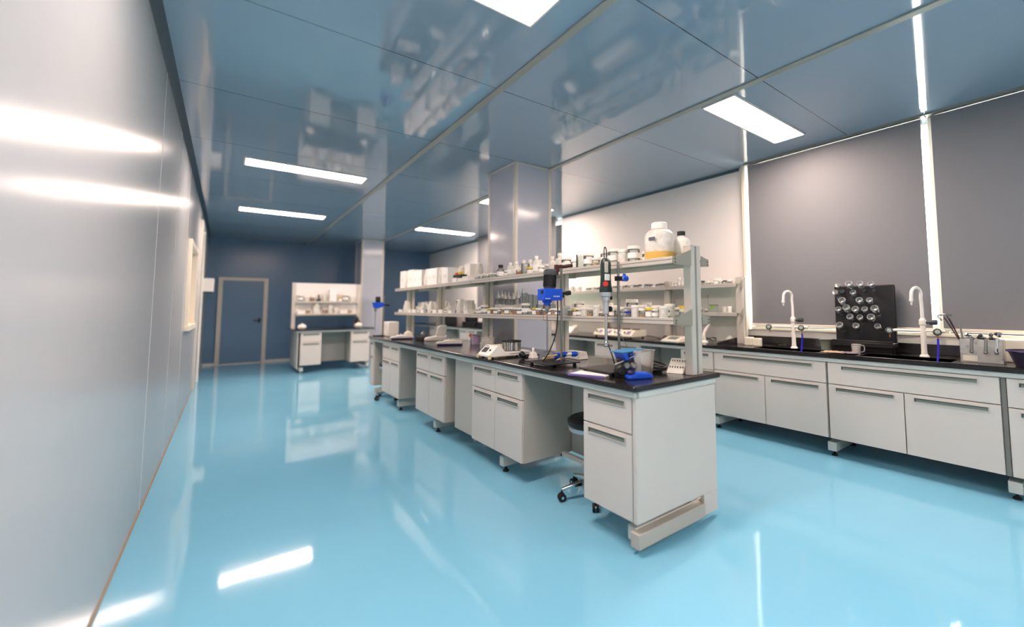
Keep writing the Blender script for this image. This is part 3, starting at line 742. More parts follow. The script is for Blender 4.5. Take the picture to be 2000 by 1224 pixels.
# stand 2 with green homogeniser: rod at (1.955, 2.0)
t = thing('laboratory_stand', 'bare steel rod stand behind the plastic tub on the centre bench', 'stand', (1.955, 2.0, ZT))
stand_plate(t, -.08, .0)
MB().cyl((0, 0, .02), (0, 0, .70), .0085, 14).build('rod', M_steel, t)
c = MB().box(-.02, .024, -.016, .016, .575, .605).build('rod_clamp', M_blk, t, bevel=.003)
MB().cyl((.02, 0, .592), (.034, -.004, .592), .012, 12).build('clamp_screw', M_wplas, c)
MB().lathe([(.014, 0), (.019, .006), (.019, .038), (.015, .044)], (.030, -.004, .592), 14, (1, -.15, .0)).lathe([(.01, 0), (.01, .026)], (.048, -.008, .597), 10, (0, 0, 1)).build('clamp_knob', M_blue, c)
t = thing('homogenizer', 'dark green handheld homogenizer with steel shaft clamped upright on the right rod', 'homogenizer', (1.872, 2.03, ZT))
zb = .50
body = MB().lathe([(.043, 0), (.044, .02), (.038, .045), (.035, .10), (.037, .18), (.032, .205), (.02, .218)], (0, 0, zb), 22)
for i, v in enumerate(body.v): body.v[i] = (v[0]*1.0, v[1]*.9, v[2])
o = body.build('motor_housing', M_green, t)
MB().lathe([(.0145, 0), (.0165, .01), (.0155, .016)], (-.027, -.029, zb+.052), 14, (-.7, -.75, 0)).build('red_switch', M_red, o)
MB().box(-.036, -.010, -.0345, -.030, zb+.125, zb+.195).build('rating_label', M_alu, o)
MB().box(-.036, .004, -.0345, -.030, zb+.075, zb+.115).build('rating_label', M_paper, o)
MB().tube([(-.010, 0, zb+.215), (-.012, 0, zb+.27), (-.004, 0, zb+.292), (.008, 0, zb+.27), (.008, 0, zb+.215)], .0035, 8).build('hanging_loop', M_blk, t)
MB().lathe([(.042, 0), (.040, -.024), (.028, -.027), (.028, -.052)], (0, 0, zb), 20).build('collar', M_alum, t)
MB().lathe([(.019, 0), (.019, -.085), (.015, -.09)], (0, 0, zb-.05), 18).build('sleeve', M_alum, t)
MB().cyl((0, 0, zb-.14), (0, 0, .185), .0095, 14).build('shaft', M_chrome, t)
MB().lathe([(.011, 0), (.014, -.004), (.014, -.03), (.011, -.034)], (0, 0, .19), 14).build('rotor_head', M_chrome, t)
k = MB().cyl((.02, .0, zb-.035), (.036, 0, zb-.035), .005).lathe([(.013, 0), (.013, .012)], (.034, 0, zb-.035), 12, (1, 0, 0)).cyl((.015, 0, zb-.105), (.030, 0, zb-.105), .005).lathe([(.017, 0), (.017, .016)], (.026, 0, zb-.105), 12, (1, 0, 0))
k.build('locking_knob', M_blk, t)
MB().tube([(.022, .01, zb-.02), (.03, .03, zb-.12), (.022, .03, zb-.20), (.018, .02, zb-.29), (.05, .0, .10), (.06, -.02, .03), (.08, -.03, .01)], .004, 8).build('power_cord', M_blk, t)

# digital shaker / balance with round steel pan
t = thing('digital_shaker', 'white digital shaker with sloping display and round black-lidded chamber on the centre bench', 'shaker', (1.80, 3.20, ZT), math.radians(0))
# control head faces -y/-x : body local
b_ = MB().prism([(-.19, .016), (-.19, .030), (-.115, .100), (-.085, .102), (-.045, .048), (.20, .048), (.20, .016)], -.10, .10, 'y')
o = b_.build('housing', M_wplas, t, bevel=.003)
sl = Matrix.Translation((-.1525, 0, .0655)) @ Matrix.Rotation(-math.atan2(.070, .075), 4, 'Y')
def on(m4, mb): mb.v = [tuple(m4 @ Vector(v)) for v in mb.v]; return mb
on(sl, MB().box(-.025, .025, -.005, .075, .0, .0015)).build('display', M_disp, o)
on(sl, MB().lathe([(.010, 0), (.008, .006)], (.0, -.05, 0), 14)).build('dial', M_blk, o)
on(sl, MB().box(.035, .041, .02, .08, .0, .001)).build('logo', M_navy, o)
s_ = MB()
for k in range(10): s_.box(.0+k*.018, .013+k*.018, -.1012, -.100, .028, .036)
s_.build('lettering', M_pch, o)
for sx, sy in ((-.15, -.08), (-.15, .08), (.17, -.08), (.17, .08)):
    MB().lathe([(.012, 0), (.010, .018)], (sx, sy, 0), 10).build('foot', M_rub, o)
for sy in (-.10, .10): MB().lathe([(.012, 0), (.016, .008), (.012, .03)], (-.185, sy, .0), 8).build('corner_bumper', M_cab2, o)
pan = MB().lathe([(.078, 0), (.078, .068), (.074, .068), (.074, .003)], (.07, .0, .052), 36, cap=False).build('perforated_chamber', mat('perforated_steel', (150, 150, 150), .25, .9), t)
def perf(m):
    nt = m.node_tree; N = nt.nodes; L = nt.links; b = N['Principled BSDF']
    tc = N.new('ShaderNodeTexCoord'); v = N.new('ShaderNodeTexVoronoi'); v.inputs['Scale'].default_value = 95
    v.inputs['Randomness'].default_value = .15
    L.new(tc.outputs['Object'], v.inputs['Vector'])
    g = N.new('ShaderNodeMath'); g.operation = 'LESS_THAN'; g.inputs[1].default_value = .45; L.new(v.outputs['Distance'], g.inputs[0])
    mx = N.new('ShaderNodeMix'); mx.data_type = 'RGBA'; mx.inputs[6].default_value = (.72, .72, .70, 1); mx.inputs[7].default_value = (.02, .02, .02, 1)
    L.new(g.outputs[0], mx.inputs[0]); L.new(mx.outputs[2], b.inputs['Base Color'])
perf(MATS['perforated_steel'])
MB().lathe([(.082, .068), (.084, .072), (.082, .078), (.03, .084), (.02, .084)], (.07, 0, .052), 36).build('chamber_lid', M_blk, t)
MB().lathe([(.02, 0), (.02, .006)], (.07, 0, .046), 14).build('drive_hub', M_steel, t)
t = thing('sticky_note_pad', 'small cream and yellow paper block behind the digital shaker', 'notepad', (1.86, 3.40, ZT), .3)
MB().box(-.05, .05, -.04, .04, 0, .085).build('paper_block', M_cplas, t, bevel=.003)
MB().box(.0, .045, -.042, -.04, .055, .085).build('yellow_tab', M_yel, t)

# clamps lying behind the plate
t = thing('burette_clamp', 'blue and beige clamp lying on the plate of the left rod stand', 'clamp', (1.90, 2.60, ZT+.05), .2)
MB().box(-.02, .03, -.03, .03, -.02, .02).lathe([(.016, 0), (.020, .01), (.016, .05)], (.04, -.01, .005), 12, (1, -.6, .1)).build('clamp_body', M_blue, t, bevel=.006)
MB().cyl((-.01, -.02, .01), (-.12, -.01, .004), .008, 10).cyl((-.01, .01, -.01), (-.12, .03, -.012), .008, 10).cyl((.0, -.03, -.02), (-.07, -.05, -.032), .007, 10).build('rubber_prong', M_cab2, t)
MB().cyl((.02, 0, .0), (.10, -.06, .01), .010, 10).build('clamp_arm', M_wplas, t)
MB().lathe([(.018, 0), (.020, .03), (.014, .045)], (.10, -.06, .008), 12, (1, -.7, .0)).build('blue_knob', M_blue, t)
MB().box(-.01, .01, -.01, .01, -.024, .0).build('clamp_jaw', M_blk, t)
t = thing('power_plug', 'white plug and adapter behind the left rod stand', 'plug', (1.93, 2.96, ZT))
MB().box(-.03, .03, -.03, .03, 0, .05, top=(.012, .012)).lathe([(.012, 0), (.010, .03)], (0, 0, .05), 10).build('plug_body', M_wplas, t, bevel=.004)
t = thing('power_cable', 'black cable with round plug lying between the shaker and the rod stand', 'cable', (0, 0, ZT))
MB().tube([(2.02, 3.22, .012), (2.0, 3.10, .008), (1.93, 3.02, .008), (1.90, 3.06, .010), (1.95, 3.12, .01), (2.03, 3.02, .012)], .006, 8).build('cord', M_blk, t)
MB().lathe([(.012, 0), (.024, .02), (.024, .04), (.016, .05)], (1.86, 2.98, .016), 12, (-.2, .5, .35)).build('plug', M_blk, t)
t = thing('power_socket_block', 'white socket block under the shelf rack behind the left rod', 'socket', (2.17, 2.70, ZT))
MB().box(-.05, .05, -.09, .09, 0, .06, top=(.02, .0)).build('socket_body', M_wplas, t, bevel=.006)
s_ = MB()
for k in range(3): s_.box(-.034, -.030, -.06+k*.05, -.054+k*.05, .035, .045)
s_.build('socket_hole', M_blk, t)

# near end: tub of parts, blue clamps, cables, socket
t = thing('plastic_tub', 'clear square plastic tub beside the clamp heap near the end post', 'tub', (1.925, 1.80, ZT), .1)
m = MB(); a0, a1, hh = .055, .066, .15
for (x0_, y0_, x1_, y1_) in ((-1, -1, 1, -1), (1, -1, 1, 1), (1, 1, -1, 1), (-1, 1, -1, -1)):
    m.add([(x0_*a0, y0_*a0, 0), (x1_*a0, y1_*a0, 0), (x1_*a1, y1_*a1, hh), (x0_*a1, y0_*a1, hh)], [(0, 1, 2, 3)])
m.add([(-a0, -a0, .001), (a0, -a0, .001), (a0, a0, .001), (-a0, a0, .001)], [(0, 1, 2, 3)])
m.build('tub_wall', M_film, t)
MB().box(-.069, .069, -.069, -.064, .145, .152).box(-.069, .069, .064, .069, .145, .152).box(-.069, -.064, -.064, .064, .145, .152).box(.064, .069, -.064, .064, .145, .152).build('tub_rim', M_film, t)
t = thing('clamp_stand_parts', 'heap of black and steel clamp parts in front of the square tub', 'clamps', (1.82, 1.80, ZT), 0)
MB().lathe([(.03, 0), (.034, .01), (.034, .05), (.026, .06)], (-.03, .03, .045), 16, (-.5, -1, .0)).box(-.05, .03, -.03, .05, .0, .045).box(-.01, .045, -.02, .04, .04, .10).cyl((-.03, .05, .09), (.02, -.01, .13), .014).build('clamp_body', M_blk, t, bevel=.003)
MB().lathe([(.019, 0), (.021, .01), (.012, .018)], (.005, -.045, .07), 16, (-.3, -1, .1)).lathe([(.016, 0), (.016, .02)], (-.035, -.03, .075), 14, (-.4, -1, .0)).cyl((-.06, .04, .07), (.05, -.02, .12), .007).build('steel_screw', M_steel, t)
t = thing('blue_clamp', 'bright blue plastic clamp lying at the foot of the clamp heap', 'clamp', (1.83, 1.72, ZT), -.35)
MB().prism([(-.07, 0), (.08, 0), (.085, .02), (.05, .036), (-.02, .038), (-.07, .022)], -.03, .03, 'y').build('clamp_body', M_blue, t, bevel=.008)
MB().lathe([(.02, 0), (.022, .012), (.014, .02)], (-.05, -.01, .03), 12).build('clamp_knob', M_navy, t)
t = thing('blue_tray', 'pale blue funnel dish laid over the clamp heap against the tub', 'dish', (1.855, 1.83, ZT+.115), 0)
MB().prism([(-.085, .026), (.09, .034), (.085, .042), (-.09, .034)], -.05, .06, 'y').build('dish_plate', mat('sky_blue_plastic', (60, 140, 190), .35), t, bevel=.003)
MB().prism([(-.05, -.02), (.0, -.035), (.05, .02), (-.075, .026)], -.04, .04, 'y').build('dish_web', M_blue, t, bevel=.004)
t = thing('paper_booklet', 'white booklet with purple edge lying on the near end of the centre bench', 'booklet', (1.735, 2.0, ZT), .35)
MB().box(-.09, .07, -.12, .12, .0005, .010).build('pages', M_paper, t, bevel=.002)
MB().box(-.094, -.088, -.122, .122, .0005, .012).build('purple_spine', M_purple, t)
t = thing('power_strip', 'white power strip with sockets tilted against the near post', 'power strip', (2.19, 1.72, ZT), .25)
o = MB().prism([(-.06, 0), (.05, 0), (.05, .075), (.025, .085)], -.055, .055, 'y').build('strip_body', M_wplas, t, bevel=.005)
s_ = MB()
nrm = Vector((-.085, 0, .085)).normalized()
for i in range(2):
    for j in range(3):
        cx_ = -.045+(i*.5+.3)*.07; cz_ = (i*.5+.3)*.07
        for dy in (-.008, .008):
            s_.box(cx_-.006, cx_+.001, -.036+j*.034+dy-.002, -.036+j*.034+dy+.002, cz_+.010, cz_+.020)
s_.build('socket_hole', M_blk, o)
t = thing('cable_coil', 'coil of black cable lying beside the near post', 'cable', (2.12, 1.86, ZT))
pts = []
for k in range(26):
    a = k/25*2*PI*2.6; pts.append((.065*math.cos(a)*(1+.1*math.sin(a*1.7)), .09*math.sin(a), .01+.045*(k/25)*(1+.4*math.sin(a))))
MB().tube(pts, .006, 8, 3).build('cord', M_blk, t)
MB().box(-.04, .03, -.05, .01, 0, .035).build('adapter_brick', M_blk, t, bevel=.004)
t = thing('thin_probe', 'thin steel wire probe leaning out of the square tub', 'probe', (1.98, 1.84, ZT+.02))
MB().cyl((-.02, 0, 0), (-.05, .12, .22), .002, 6).build('probe_wire', M_steel, t)
MB().cyl((-.05, .12, .22), (-.052, .126, .232), .004, 6).build('probe_tip', M_wplas, t)

# far half of the centre bench
def scale_(label, x, y, rz, s=1.):
    t = thing('digital_scale', label, 'scale', (x, y, ZT), rz, 'low digital scales on the centre bench'); t.scale = (s, s, s)
    o = MB().prism([(-.14, .018), (-.135, .034), (-.02, .055), (.12, .055), (.14, .018)], -.10, .10, 'y').build('housing', M_wplas, t, bevel=.006)
    MB().box(-.12, .13, -.09, .09, .0, .02).build('underside', M_navy, t, bevel=.004)
    MB().lathe([(.062, .055), (.064, .062)], (.05, 0, 0), 24).build('weighing_pan', M_alu, t)
    on(Matrix.Translation((-.085, 0, .044)) @ Matrix.Rotation(-.18, 4, 'Y'), MB().box(-.025, .02, -.05, .05, .0, .002)).build('display', M_disp, o)
    MB().box(-.02, -.012, -.02, .0, .056, .075).build('clip', M_wplas, o)
    return t
scale_('low digital scale with dark blue underside nearer to the shaker', 1.92, 4.62, -.5)
scale_('low digital scale with dark blue underside near the far end of the centre bench', 1.80, 5.90, -.4)
t = thing('plastic_beaker', 'lilac translucent plastic beaker beside the low digital scale', 'beaker', (2.17, 4.50, ZT))
MB().lathe([(.001, .001), (.045, .001), (.052, .09), (.056, .095), (.05, .09), (.043, .005), (.001, .004)], n=20, cap=False).build('beaker_wall', M_lilac, t)
t = thing('plastic_beaker', 'wide milky plastic bowl left of the digital shaker', 'bowl', (2.09, 4.05, ZT))
MB().lathe([(.001, .001), (.050, .001), (.062, .03), (.066, .095), (.071, .10), (.063, .095), (.058, .03), (.048, .004), (.001, .004)], n=24, cap=False).build('bowl_wall', M_pe, t)
t = thing('moisture_analyzer', 'white moisture analyser with raised back between the far shelf posts', 'analyser', (2.04, 5.35, ZT), -.4)
MB().prism([(-.13, 0), (-.13, .035), (.0, .06), (.13, .06), (.13, 0)], -.085, .085, 'y').build('housing', M_wplas, t, bevel=.01)
MB().prism([(.0, .06), (.02, .17), (.05, .19), (.13, .19), (.12, .06)], -.08, .08, 'y').build('raised_lid', M_wplas, t, bevel=.012)
t = thing('squeeze_bottle', 'small clear bottle with blue base near the third post', 'bottle', (1.98, 5.62, ZT))
MB().lathe([(.028, 0), (.03, .006), (.03, .08), (.012, .1), (.012, .12)], n=16).build('bottle_body', M_gls, t)
MB().lathe([(.031, .002), (.031, .03)], n=16, cap=False).build('blue_band', M_dblue, t)
t = thing('adapter_box', 'flat black adapter box beside the far digital scale', 'adapter', (1.95, 5.55, ZT), .2)
MB().box(-.05, .05, -.09, .09, 0, .045).build('housing', M_blk, t, bevel=.006)
MB().tube([(0, -.09, .02), (-.05, -.15, .008), (-.1, -.12, .006)], .004, 6).build('cord', M_blk, t)
t = thing('red_tool', 'orange and dark blue handled tool leaning at the third shelf post', 'tool', (2.18, 4.62, ZT), .4)
MB().cyl((0, .03, .10), (.02, -.04, .03), .018, 12).build('orange_handle', M_orange, t)
MB().cyl((.02, -.04, .03), (.03, -.09, .012), .014, 12).build('dark_red_tip', M_dbrown, t)
MB().box(.03, .08, -.02, .05, 0, .10).build('blue_body', M_navy, t, bevel=.006)
t = thing('equipment_box', 'plain white box at the far end of the centre bench', 'box', (1.86, 6.62, ZT), 0)
MB().box(-.07, .08, -.11, .11, 0, .21).build('housing', M_wplas, t, bevel=.01)
MB().box(-.0715, -.07, -.06, .06, .12, .17).build('vent_panel', M_cplas, t)
t = thing('wash_dish', 'small round white dish near the far end post of the centre bench', 'dish', (2.02, 6.35, ZT))
MB().lathe([(.04, 0), (.055, .03), (.05, .06), (.02, .075)], n=18).build('dish_body', M_wplas, t)
MB().lathe([(.012, .075), (.012, .09)], n=10).build('dish_knob', M_cplas, t)
# second stirrer on a stand at the far end (copy-like, simpler)
t = thing('overhead_stirrer', 'small blue overhead stirrer on a stand at the far end of the centre bench', 'stirrer', (1.76, 6.76, ZT))
MB().box(-.09, .06, -.08, .08, 0, .012).build('base_plate', M_blk, t)
MB().cyl((.035, 0, .012), (.035, 0, .60), .009, 10).build('rod', M_steel, t)
MB().prism([(-.10, .41), (-.12, .49), (.0, .49), (.03, .47), (.03, .43), (-.06, .40)], -.045, .045, 'y').build('gearbox', M_blue, t, bevel=.006)
MB().lathe([(.032, 0), (.034, .02), (.034, .07), (.026, .085)], (-.05, 0, .49), 18).build('motor', M_blk, t)
MB().cyl((.03, 0, .45), (.11, 0, .45), .014, 10).build('mounting_clamp', M_blk, t)
MB().cyl((-.08, 0, .41), (-.08, 0, .36), .016, 10).cyl((-.08, 0, .37), (-.08, 0, .08), .004, 6).build('stirring_shaft', M_steel, t)

# ================================================================= WINDOW BENCH EQUIPMENT
t = thing('hotplate_stirrer', 'long cream multi-position stirrer with four control panels on the window bench', 'stirrer', (4.16, 4.25, ZT))
o = MB().prism([(-.15, .02), (-.15, .035), (-.07, .105), (.14, .105), (.14, .02)], -.37, .37, 'y').build('housing', M_cplas, t, bevel=.005)
sl = Matrix.Translation((-.11, 0, .071)) @ Matrix.Rotation(-math.atan2(.07, .08), 4, 'Y')
for k in range(4):
    y = -.27+k*.18
    on(sl, MB().box(-.03, .03, y-.05, y+.02, 0, .001)).build('control_panel', M_pch, o)
    on(sl, MB().lathe([(.013, 0), (.011, .014)], (.0, y+.055, 0), 12)).build('dial', M_blk, o)
    on(sl, MB().box(-.034, -.022, y+.03, y+.05, 0, .003)).build('green_button', M_greenp, o)
    MB().lathe([(.055, 0), (.055, .008), (.052, .01)], (.05, y, .105), 20).build('heating_plate', M_dbrown, o)
for sx in (-.12, .11):
    for sy in (-.33, .33): MB().lathe([(.014, 0), (.012, .02)], (sx, sy, 0), 10).build('foot', M_rub, o)
t = thing('power_cable', 'black cable and plug trailing from the cream multi-position stirrer', 'cable', (0, 0, ZT))
MB().tube([(4.30, 3.88, .03), (4.30, 3.75, .02), (4.25, 3.62, .006), (4.22, 3.52, .01)], .005, 8).build('cord', M_blk, t)
MB().lathe([(.015, 0), (.026, .02), (.026, .045), (.016, .055)], (4.22, 3.53, .03), 12, (0, -1, 0)).build('plug', M_blk, t)
t = thing('ph_meter', 'cream bench pH meter with electrode arm on the window bench', 'meter', (4.05, 3.20, ZT))
o = MB().prism([(-.12, 0), (-.13, .02), (.0, .06), (.09, .065), (.11, .0)], -.11, .13, 'y').build('housing', M_cplas, t, bevel=.008)
on(Matrix.Translation((-.05, .0, .044)) @ Matrix.Rotation(-.32, 4, 'Y'), MB().box(-.03, .04, -.06, .06, .002, .006)).build('display', M_hand, o)
MB().cyl((.10, -.10, 0), (.10, -.10, .24), .007, 10).cyl((.10, -.10, .235), (.02, -.06, .235), .008, 10).cyl((.10, -.10, .235), (.13, -.2, .245), .009).box(.07, .13, -.13, -.07, 0, .012).build('electrode_arm', M_wplas, t)
MB().cyl((.03, -.065, .235), (.03, -.065, .06), .006, 10).build('electrode', M_gls, t)
MB().box(.09, .13, -.21, -.16, .235, .255).build('arm_joint', M_blk, t)
t = thing('reading_lamp', 'white curved stand with tangled cable beside the pH meter', 'stand', (4.28, 2.98, ZT))
MB().tube([(0, 0, 0.01), (-.01, 0, .08), (.01, -.02, .15), (.04, -.05, .20)], [.022]*5+[.016]*4+[.012]*6, 10).lathe([(.045, 0), (.04, .012), (.02, .02)], n=18).build('curved_arm', M_wplas, t)
pts = [(.05+.04*math.cos(k*.9), -.06+.06*math.sin(k*.9), .012+.04*abs(math.sin(k*.7))) for k in range(14)]
MB().tube(pts, .004, 6, 3).build('cord', M_blk, t)
t = thing('small_scale', 'small white wedge shaped device at the left end of the window bench rack', 'device', (4.20, 5.35, ZT), 0)
MB().prism([(-.08, 0), (-.08, .02), (.0, .10), (.06, .10), (.08, 0)], -.08, .08, 'y').build('housing', M_wplas, t, bevel=.006)
MB().box(.06, .085, -.05, .05, .02, .12).build('back_plate', M_cplas, t, bevel=.005)
t = thing('round_cover', 'white domed cover under the lower wall shelf by its end post', 'cover', (4.47, 2.76, ZT))
MB().lathe([(.06, 0), (.06, .01), (.045, .05), (.02, .075), (.0, .08)], n=20, cap=False).build('dome', M_wplas, t)
MB().lathe([(.066, 0), (.066, .006)], n=20).build('rim', M_cplas, t)
t = thing('cream_cup', 'two cream square cups standing at the corner of the left sink', 'cup', (4.28, 2.42, ZT), .1)
MB().box(-.03, .035, -.035, .045, .0, .085).build('square_cup', M_cplas, t, bevel=.006)
t2 = thing('cream_cup', 'cream square cup nearest the left tap, in front of its twin', 'cup', (4.26, 2.32, ZT), .1)
t['label'] = 'cream square cup against the shelf end, behind its twin'
MB().box(-.03, .03, -.035, .035, .0, .08).build('square_cup', M_cplas, t2, bevel=.006)

M_badge = mat('pale_green_badge', (150, 168, 152), .5)
def faucet(x, y, label, hose):
    t = thing('laboratory_tap', label, 'tap', (x, y, ZT), 0, 'white swan-neck laboratory taps')
    MB().lathe([(.032, 0), (.030, .01), (.022, .018), (.019, .05), (.019, .25), (.024, .255), (.024, .29), (.017, .30), (.015, .31)], n=18).build('riser', M_wplas, t)
    pts = [(0, 0, .30), (0, 0, .40), (-.004, .002, .47)]
    for k in range(9):
        a = PI*k/8; pts.append((-.05+.046*math.cos(a), .02-.02*math.cos(a), .50+.052*math.sin(a)))
    pts.append((-.098, .042, .46))
    MB().tube(pts, .0125, 12, 3).build('swan_neck', M_wplas, t)
    MB().lathe([(.015, .0), (.015, -.02), (.008, -.024), (.006, -.05)], (-.098, .042, .462), 12).build('outlet_nozzle', M_wplas, t)
    MB().cyl((0, 0, .272), (.0, -.05, .272), .010).lathe([(.018, 0), (.021, .01), (.021, .045), (.016, .05)], (0, -.045, .272), 14, (.0, -1, .08)).build('lever_handle', M_dgrey, t)
    MB().cyl((0, -.14, .205), (0, .19, .205), .0125, 12).cyl((0, -.12, .205), (-.06, -.12, .205), .010).cyl((0, .19, .205), (-.06, .215, .200), .011).build('cross_arm', M_wplas, t)
    for yy in (-.10, .215):
        o = MB().lathe([(.026, 0), (.028, .006), (.028, .014), (.022, .02)], (-.06, yy, .200), 18, (-1, -.35, .15)).build('side_valve', M_dgrey, t)
        MB().lathe([(.017, .0202), (.013, .023)], (-.06, yy, .200), 16, (-1, -.35, .15)).build('valve_badge', M_badge, o)
        MB().cyl((-.04, yy, .195), (-.045, yy, .145), .0065, 8, .004).build('hose_barb', M_brown, o)
    if hose:
        MB().tube([(-.045, -.10, .150), (-.048, -.10, .08), (-.06, -.095, -.01), (-.075, -.09, -.04)], .0075, 10).build('hose', M_dblue, t)
    return t
faucet(4.30, 1.97, 'white swan-neck tap behind the left sink with a blue hose', True)
faucet(4.35, .965, 'white swan-neck tap behind the right sink with a blue hose', True)

# peg rack with hanging flasks
t = thing('drying_rack', 'black peg drying rack hung with glassware below the blind', 'drying rack', (4.42, 1.40, ZT))
RX = 0.0
MB().box(.0, .045, -.235, .235, .09, .590).build('back_board', M_blk, t, bevel=.008)
MB().box(-.10, .045, -.235, .235, .05, .09).box(-.10, -.09, -.235, .235, .09, .105).build('drip_tray', M_blk, t, bevel=.004)
MB().box(-.06, .06, -.21, .235, .0, .05).build('support_block', M_sink, t)
pegs = []
rows_ = ((.56, (.18, .09, .005, -.075)), (.49, (.205, .065,)), (.42, (.15, .015, -.06)), (.345, (.19, .12, .05, -.02, -.10)), (.272, (.095, .02, -.07)), (.195, (.18, .05, -.11)))
for z, ys in rows_:
    for y in ys:
        MB().cyl((.0, y-.02, z), (-.07, y-.02, z+.03), .006, 8, .0045).build('peg', M_blk, t); pegs.append((y, z))
names = {0: 'conical_flask', 1: 'measuring_cylinder'}
R0 = ['top', 'second', 'third', 'fourth', 'fifth', 'bottom']
random.seed(5)
ri = 0
for r_i, (z, ys) in enumerate(rows_):
    for c_i, y in enumerate(ys):
        # opening toward the board and downward, base toward the room and up
        cyl_ = r_i in (0, 1) and c_i == 0
        sc_ = .8+.08*((c_i*2+r_i) % 3)
        L_ = .125*sc_
        # mouth sits on the peg against the board, base faces the room and points slightly up
        an = .52+random.uniform(-.05, .05)
        bx_ = 4.405-L_*math.cos(an); bz_ = ZT+z-.012+L_*math.sin(an)
        place('cylinder' if cyl_ else 'hung', (bx_ if not cyl_ else 4.405-.175*.62*math.cos(an), 1.40+y-.02, bz_), '%s hanging on %s row of drying rack, %s from left' % ('measuring cylinder' if cyl_ else 'glass flask', R0[r_i], ordn(c_i+1)),
              'glassware hanging on the drying rack', 0, .7 if cyl_ else sc_, .62 if cyl_ else sc_, 0, PI/2+an)

t = thing('plastic_measuring_jug', 'small clear plastic measuring jug in front of the drying rack', 'jug', (4.20, 1.40, ZT))
MB().lathe([(.001, .001), (.032, .001), (.036, .075), (.040, .08), (.034, .075), (.030, .004), (.001, .004)], n=20, cap=False).build('jug_wall', M_film, t)
MB().tube([(.034, -.012, .068), (.045, -.045, .065), (.042, -.045, .02), (.03, -.012, .012)], .004, 8).build('jug_handle', M_film, t)
t = thing('drain_pot', 'small dark steel pot left of the drying rack', 'pot', (4.40, 1.715, ZT))
MB().lathe([(.045, 0), (.048, .04), (.055, .085), (.058, .09), (.05, .088), (.04, .01)], n=20, cap=False).build('pot_wall', M_hand, t)
MB().lathe([(.058, .088), (.060, .094), (.053, .092)], n=20, cap=False).build('pot_rim', M_dgrey, t)
t = thing('folded_cloth', 'tan cloth spread on the worktop between the two sinks', 'cloth', (4.12, 1.50, ZT), .1)
def cloth(w_, d, seed):
    rnd = random.Random(seed); m = MB(); n, k = 14, 10; vs = []
    for i in range(n+1):
        for j in range(k+1):
            vs.append((-w_/2+w_*j/k+rnd.uniform(-.004, .004), -d/2+d*i/n+rnd.uniform(-.004, .004), .003+.006*abs(math.sin(i*1.3+j*.8))+rnd.uniform(0, .003)))
    return m.add(vs, [(i*(k+1)+j, i*(k+1)+j+1, (i+1)*(k+1)+j+1, (i+1)*(k+1)+j) for i in range(n) for j in range(k)])
c1 = cloth(.16, .26, 2).build('cloth_sheet', M_tan, t); sm = c1.modifiers.new('s', 'SOLIDIFY'); sm.thickness = .003
t = thing('folded_cloth', 'grey-lilac cloth spread beside the right sink', 'cloth', (4.05, 1.395, ZT+.011), -.2)
c1 = cloth(.10, .10, 4).build('cloth_sheet', mat('lilac_cloth', (130, 122, 140), .9), t); sm = c1.modifiers.new('s', 'SOLIDIFY'); sm.thickness = .003
t = thing('soap_dish', 'small black clip lying behind the left sink', 'clip', (4.42, 2.14, ZT))
MB().box(-.015, .015, -.04, .04, 0, .014).lathe([(.014, 0), (.010, .012)], (0, -.02, .014), 10).build('clip_body', M_blk, t, bevel=.003)

# right end: basket of clear acrylic with steel pieces, brushes, dark tub
t = thing('acrylic_holder', 'clear acrylic holder with steel clamps hanging over its rim at the right end', 'holder', (4.22, .60, ZT), 0)
m = MB(); a0, b0, hh = .055, .115, .165
for x0_, x1_, y0_, y1_ in ((-a0, -a0+.003, -b0, b0), (a0-.003, a0, -b0, b0), (-a0, a0, -b0, -b0+.003), (-a0, a0, b0-.003, b0)): m.box(x0_, x1_, y0_, y1_, 0, hh)
m.box(-a0, a0, -b0, b0, 0, .003)
m.build('holder_wall', M_film, t)
random.seed(9)
for k, yy in enumerate((.045, -.03, -.085)):
    c = MB().cyl((-a0-.006, yy, hh+.01), (-a0-.014, yy+.004, hh-.09), .009, 10).lathe([(.0, -.012), (.011, -.006), (.013, 0), (.009, .01)], (-a0-.014, yy+.004, hh-.09), 10, cap=False)
    c.build('hanging_clamp', M_chrome if k == 2 else M_steel, t)
for k in range(16):
    yy = random.uniform(-.10, .075); xx = random.uniform(-.05, .04); zz = hh+random.uniform(-.005, .045)
    MB().lathe([(.0, -.014), (.010, -.009), (.014, 0), (.010, .009), (.0, .014)], (xx, yy, zz), 10, (random.uniform(-1, 1), random.uniform(-1, 1), .6), cap=False).build('steel_fitting', M_chrome if k % 3 else M_blk, t)
MB().box(-a0-.002, -a0-.0005, .02, .10, .01, .05).build('printed_label', M_cplas, t)
t = thing('brush_bundle', 'bundle of bottle brushes and tongs leaning out of the acrylic holder', 'brushes', (4.20, .695, ZT+.1))
for k, (dy, dz, r_) in enumerate(((.10, .22, .004), (.085, .235, .003), (.07, .21, .003), (.015, .19, .006))):
    MB().cyl((0, 0, 0), (-.02, dy, dz), r_, 8).build('brush_handle', M_dbrown if k < 3 else M_hand, t)
MB().tube([(-.02, .055, .232), (-.02, .09, .240), (-.02, .13, .235), (-.02, .135, .22), (-.02, .115, .195)], .006, 8).build('tong_jaw', M_steel, t)
t = thing('dark_tub', 'dark purple plastic basin at the right edge of the photo', 'basin', (4.12, .335, ZT), 0)
m = MB(); m.lathe([(.001, .001), (.09, .001), (.125, .10), (.135, .105), (.12, .10), (.085, .004), (.001, .004)], n=28, cap=False)
m.build('basin_wall', mat('dark_purple_plastic', (46, 40, 62), .4), t)
MB().lathe([(.1355, .100), (.138, .104), (.1355, .108), (.13, .105)], n=28, cap=False).build('basin_rim', M_navy, t)
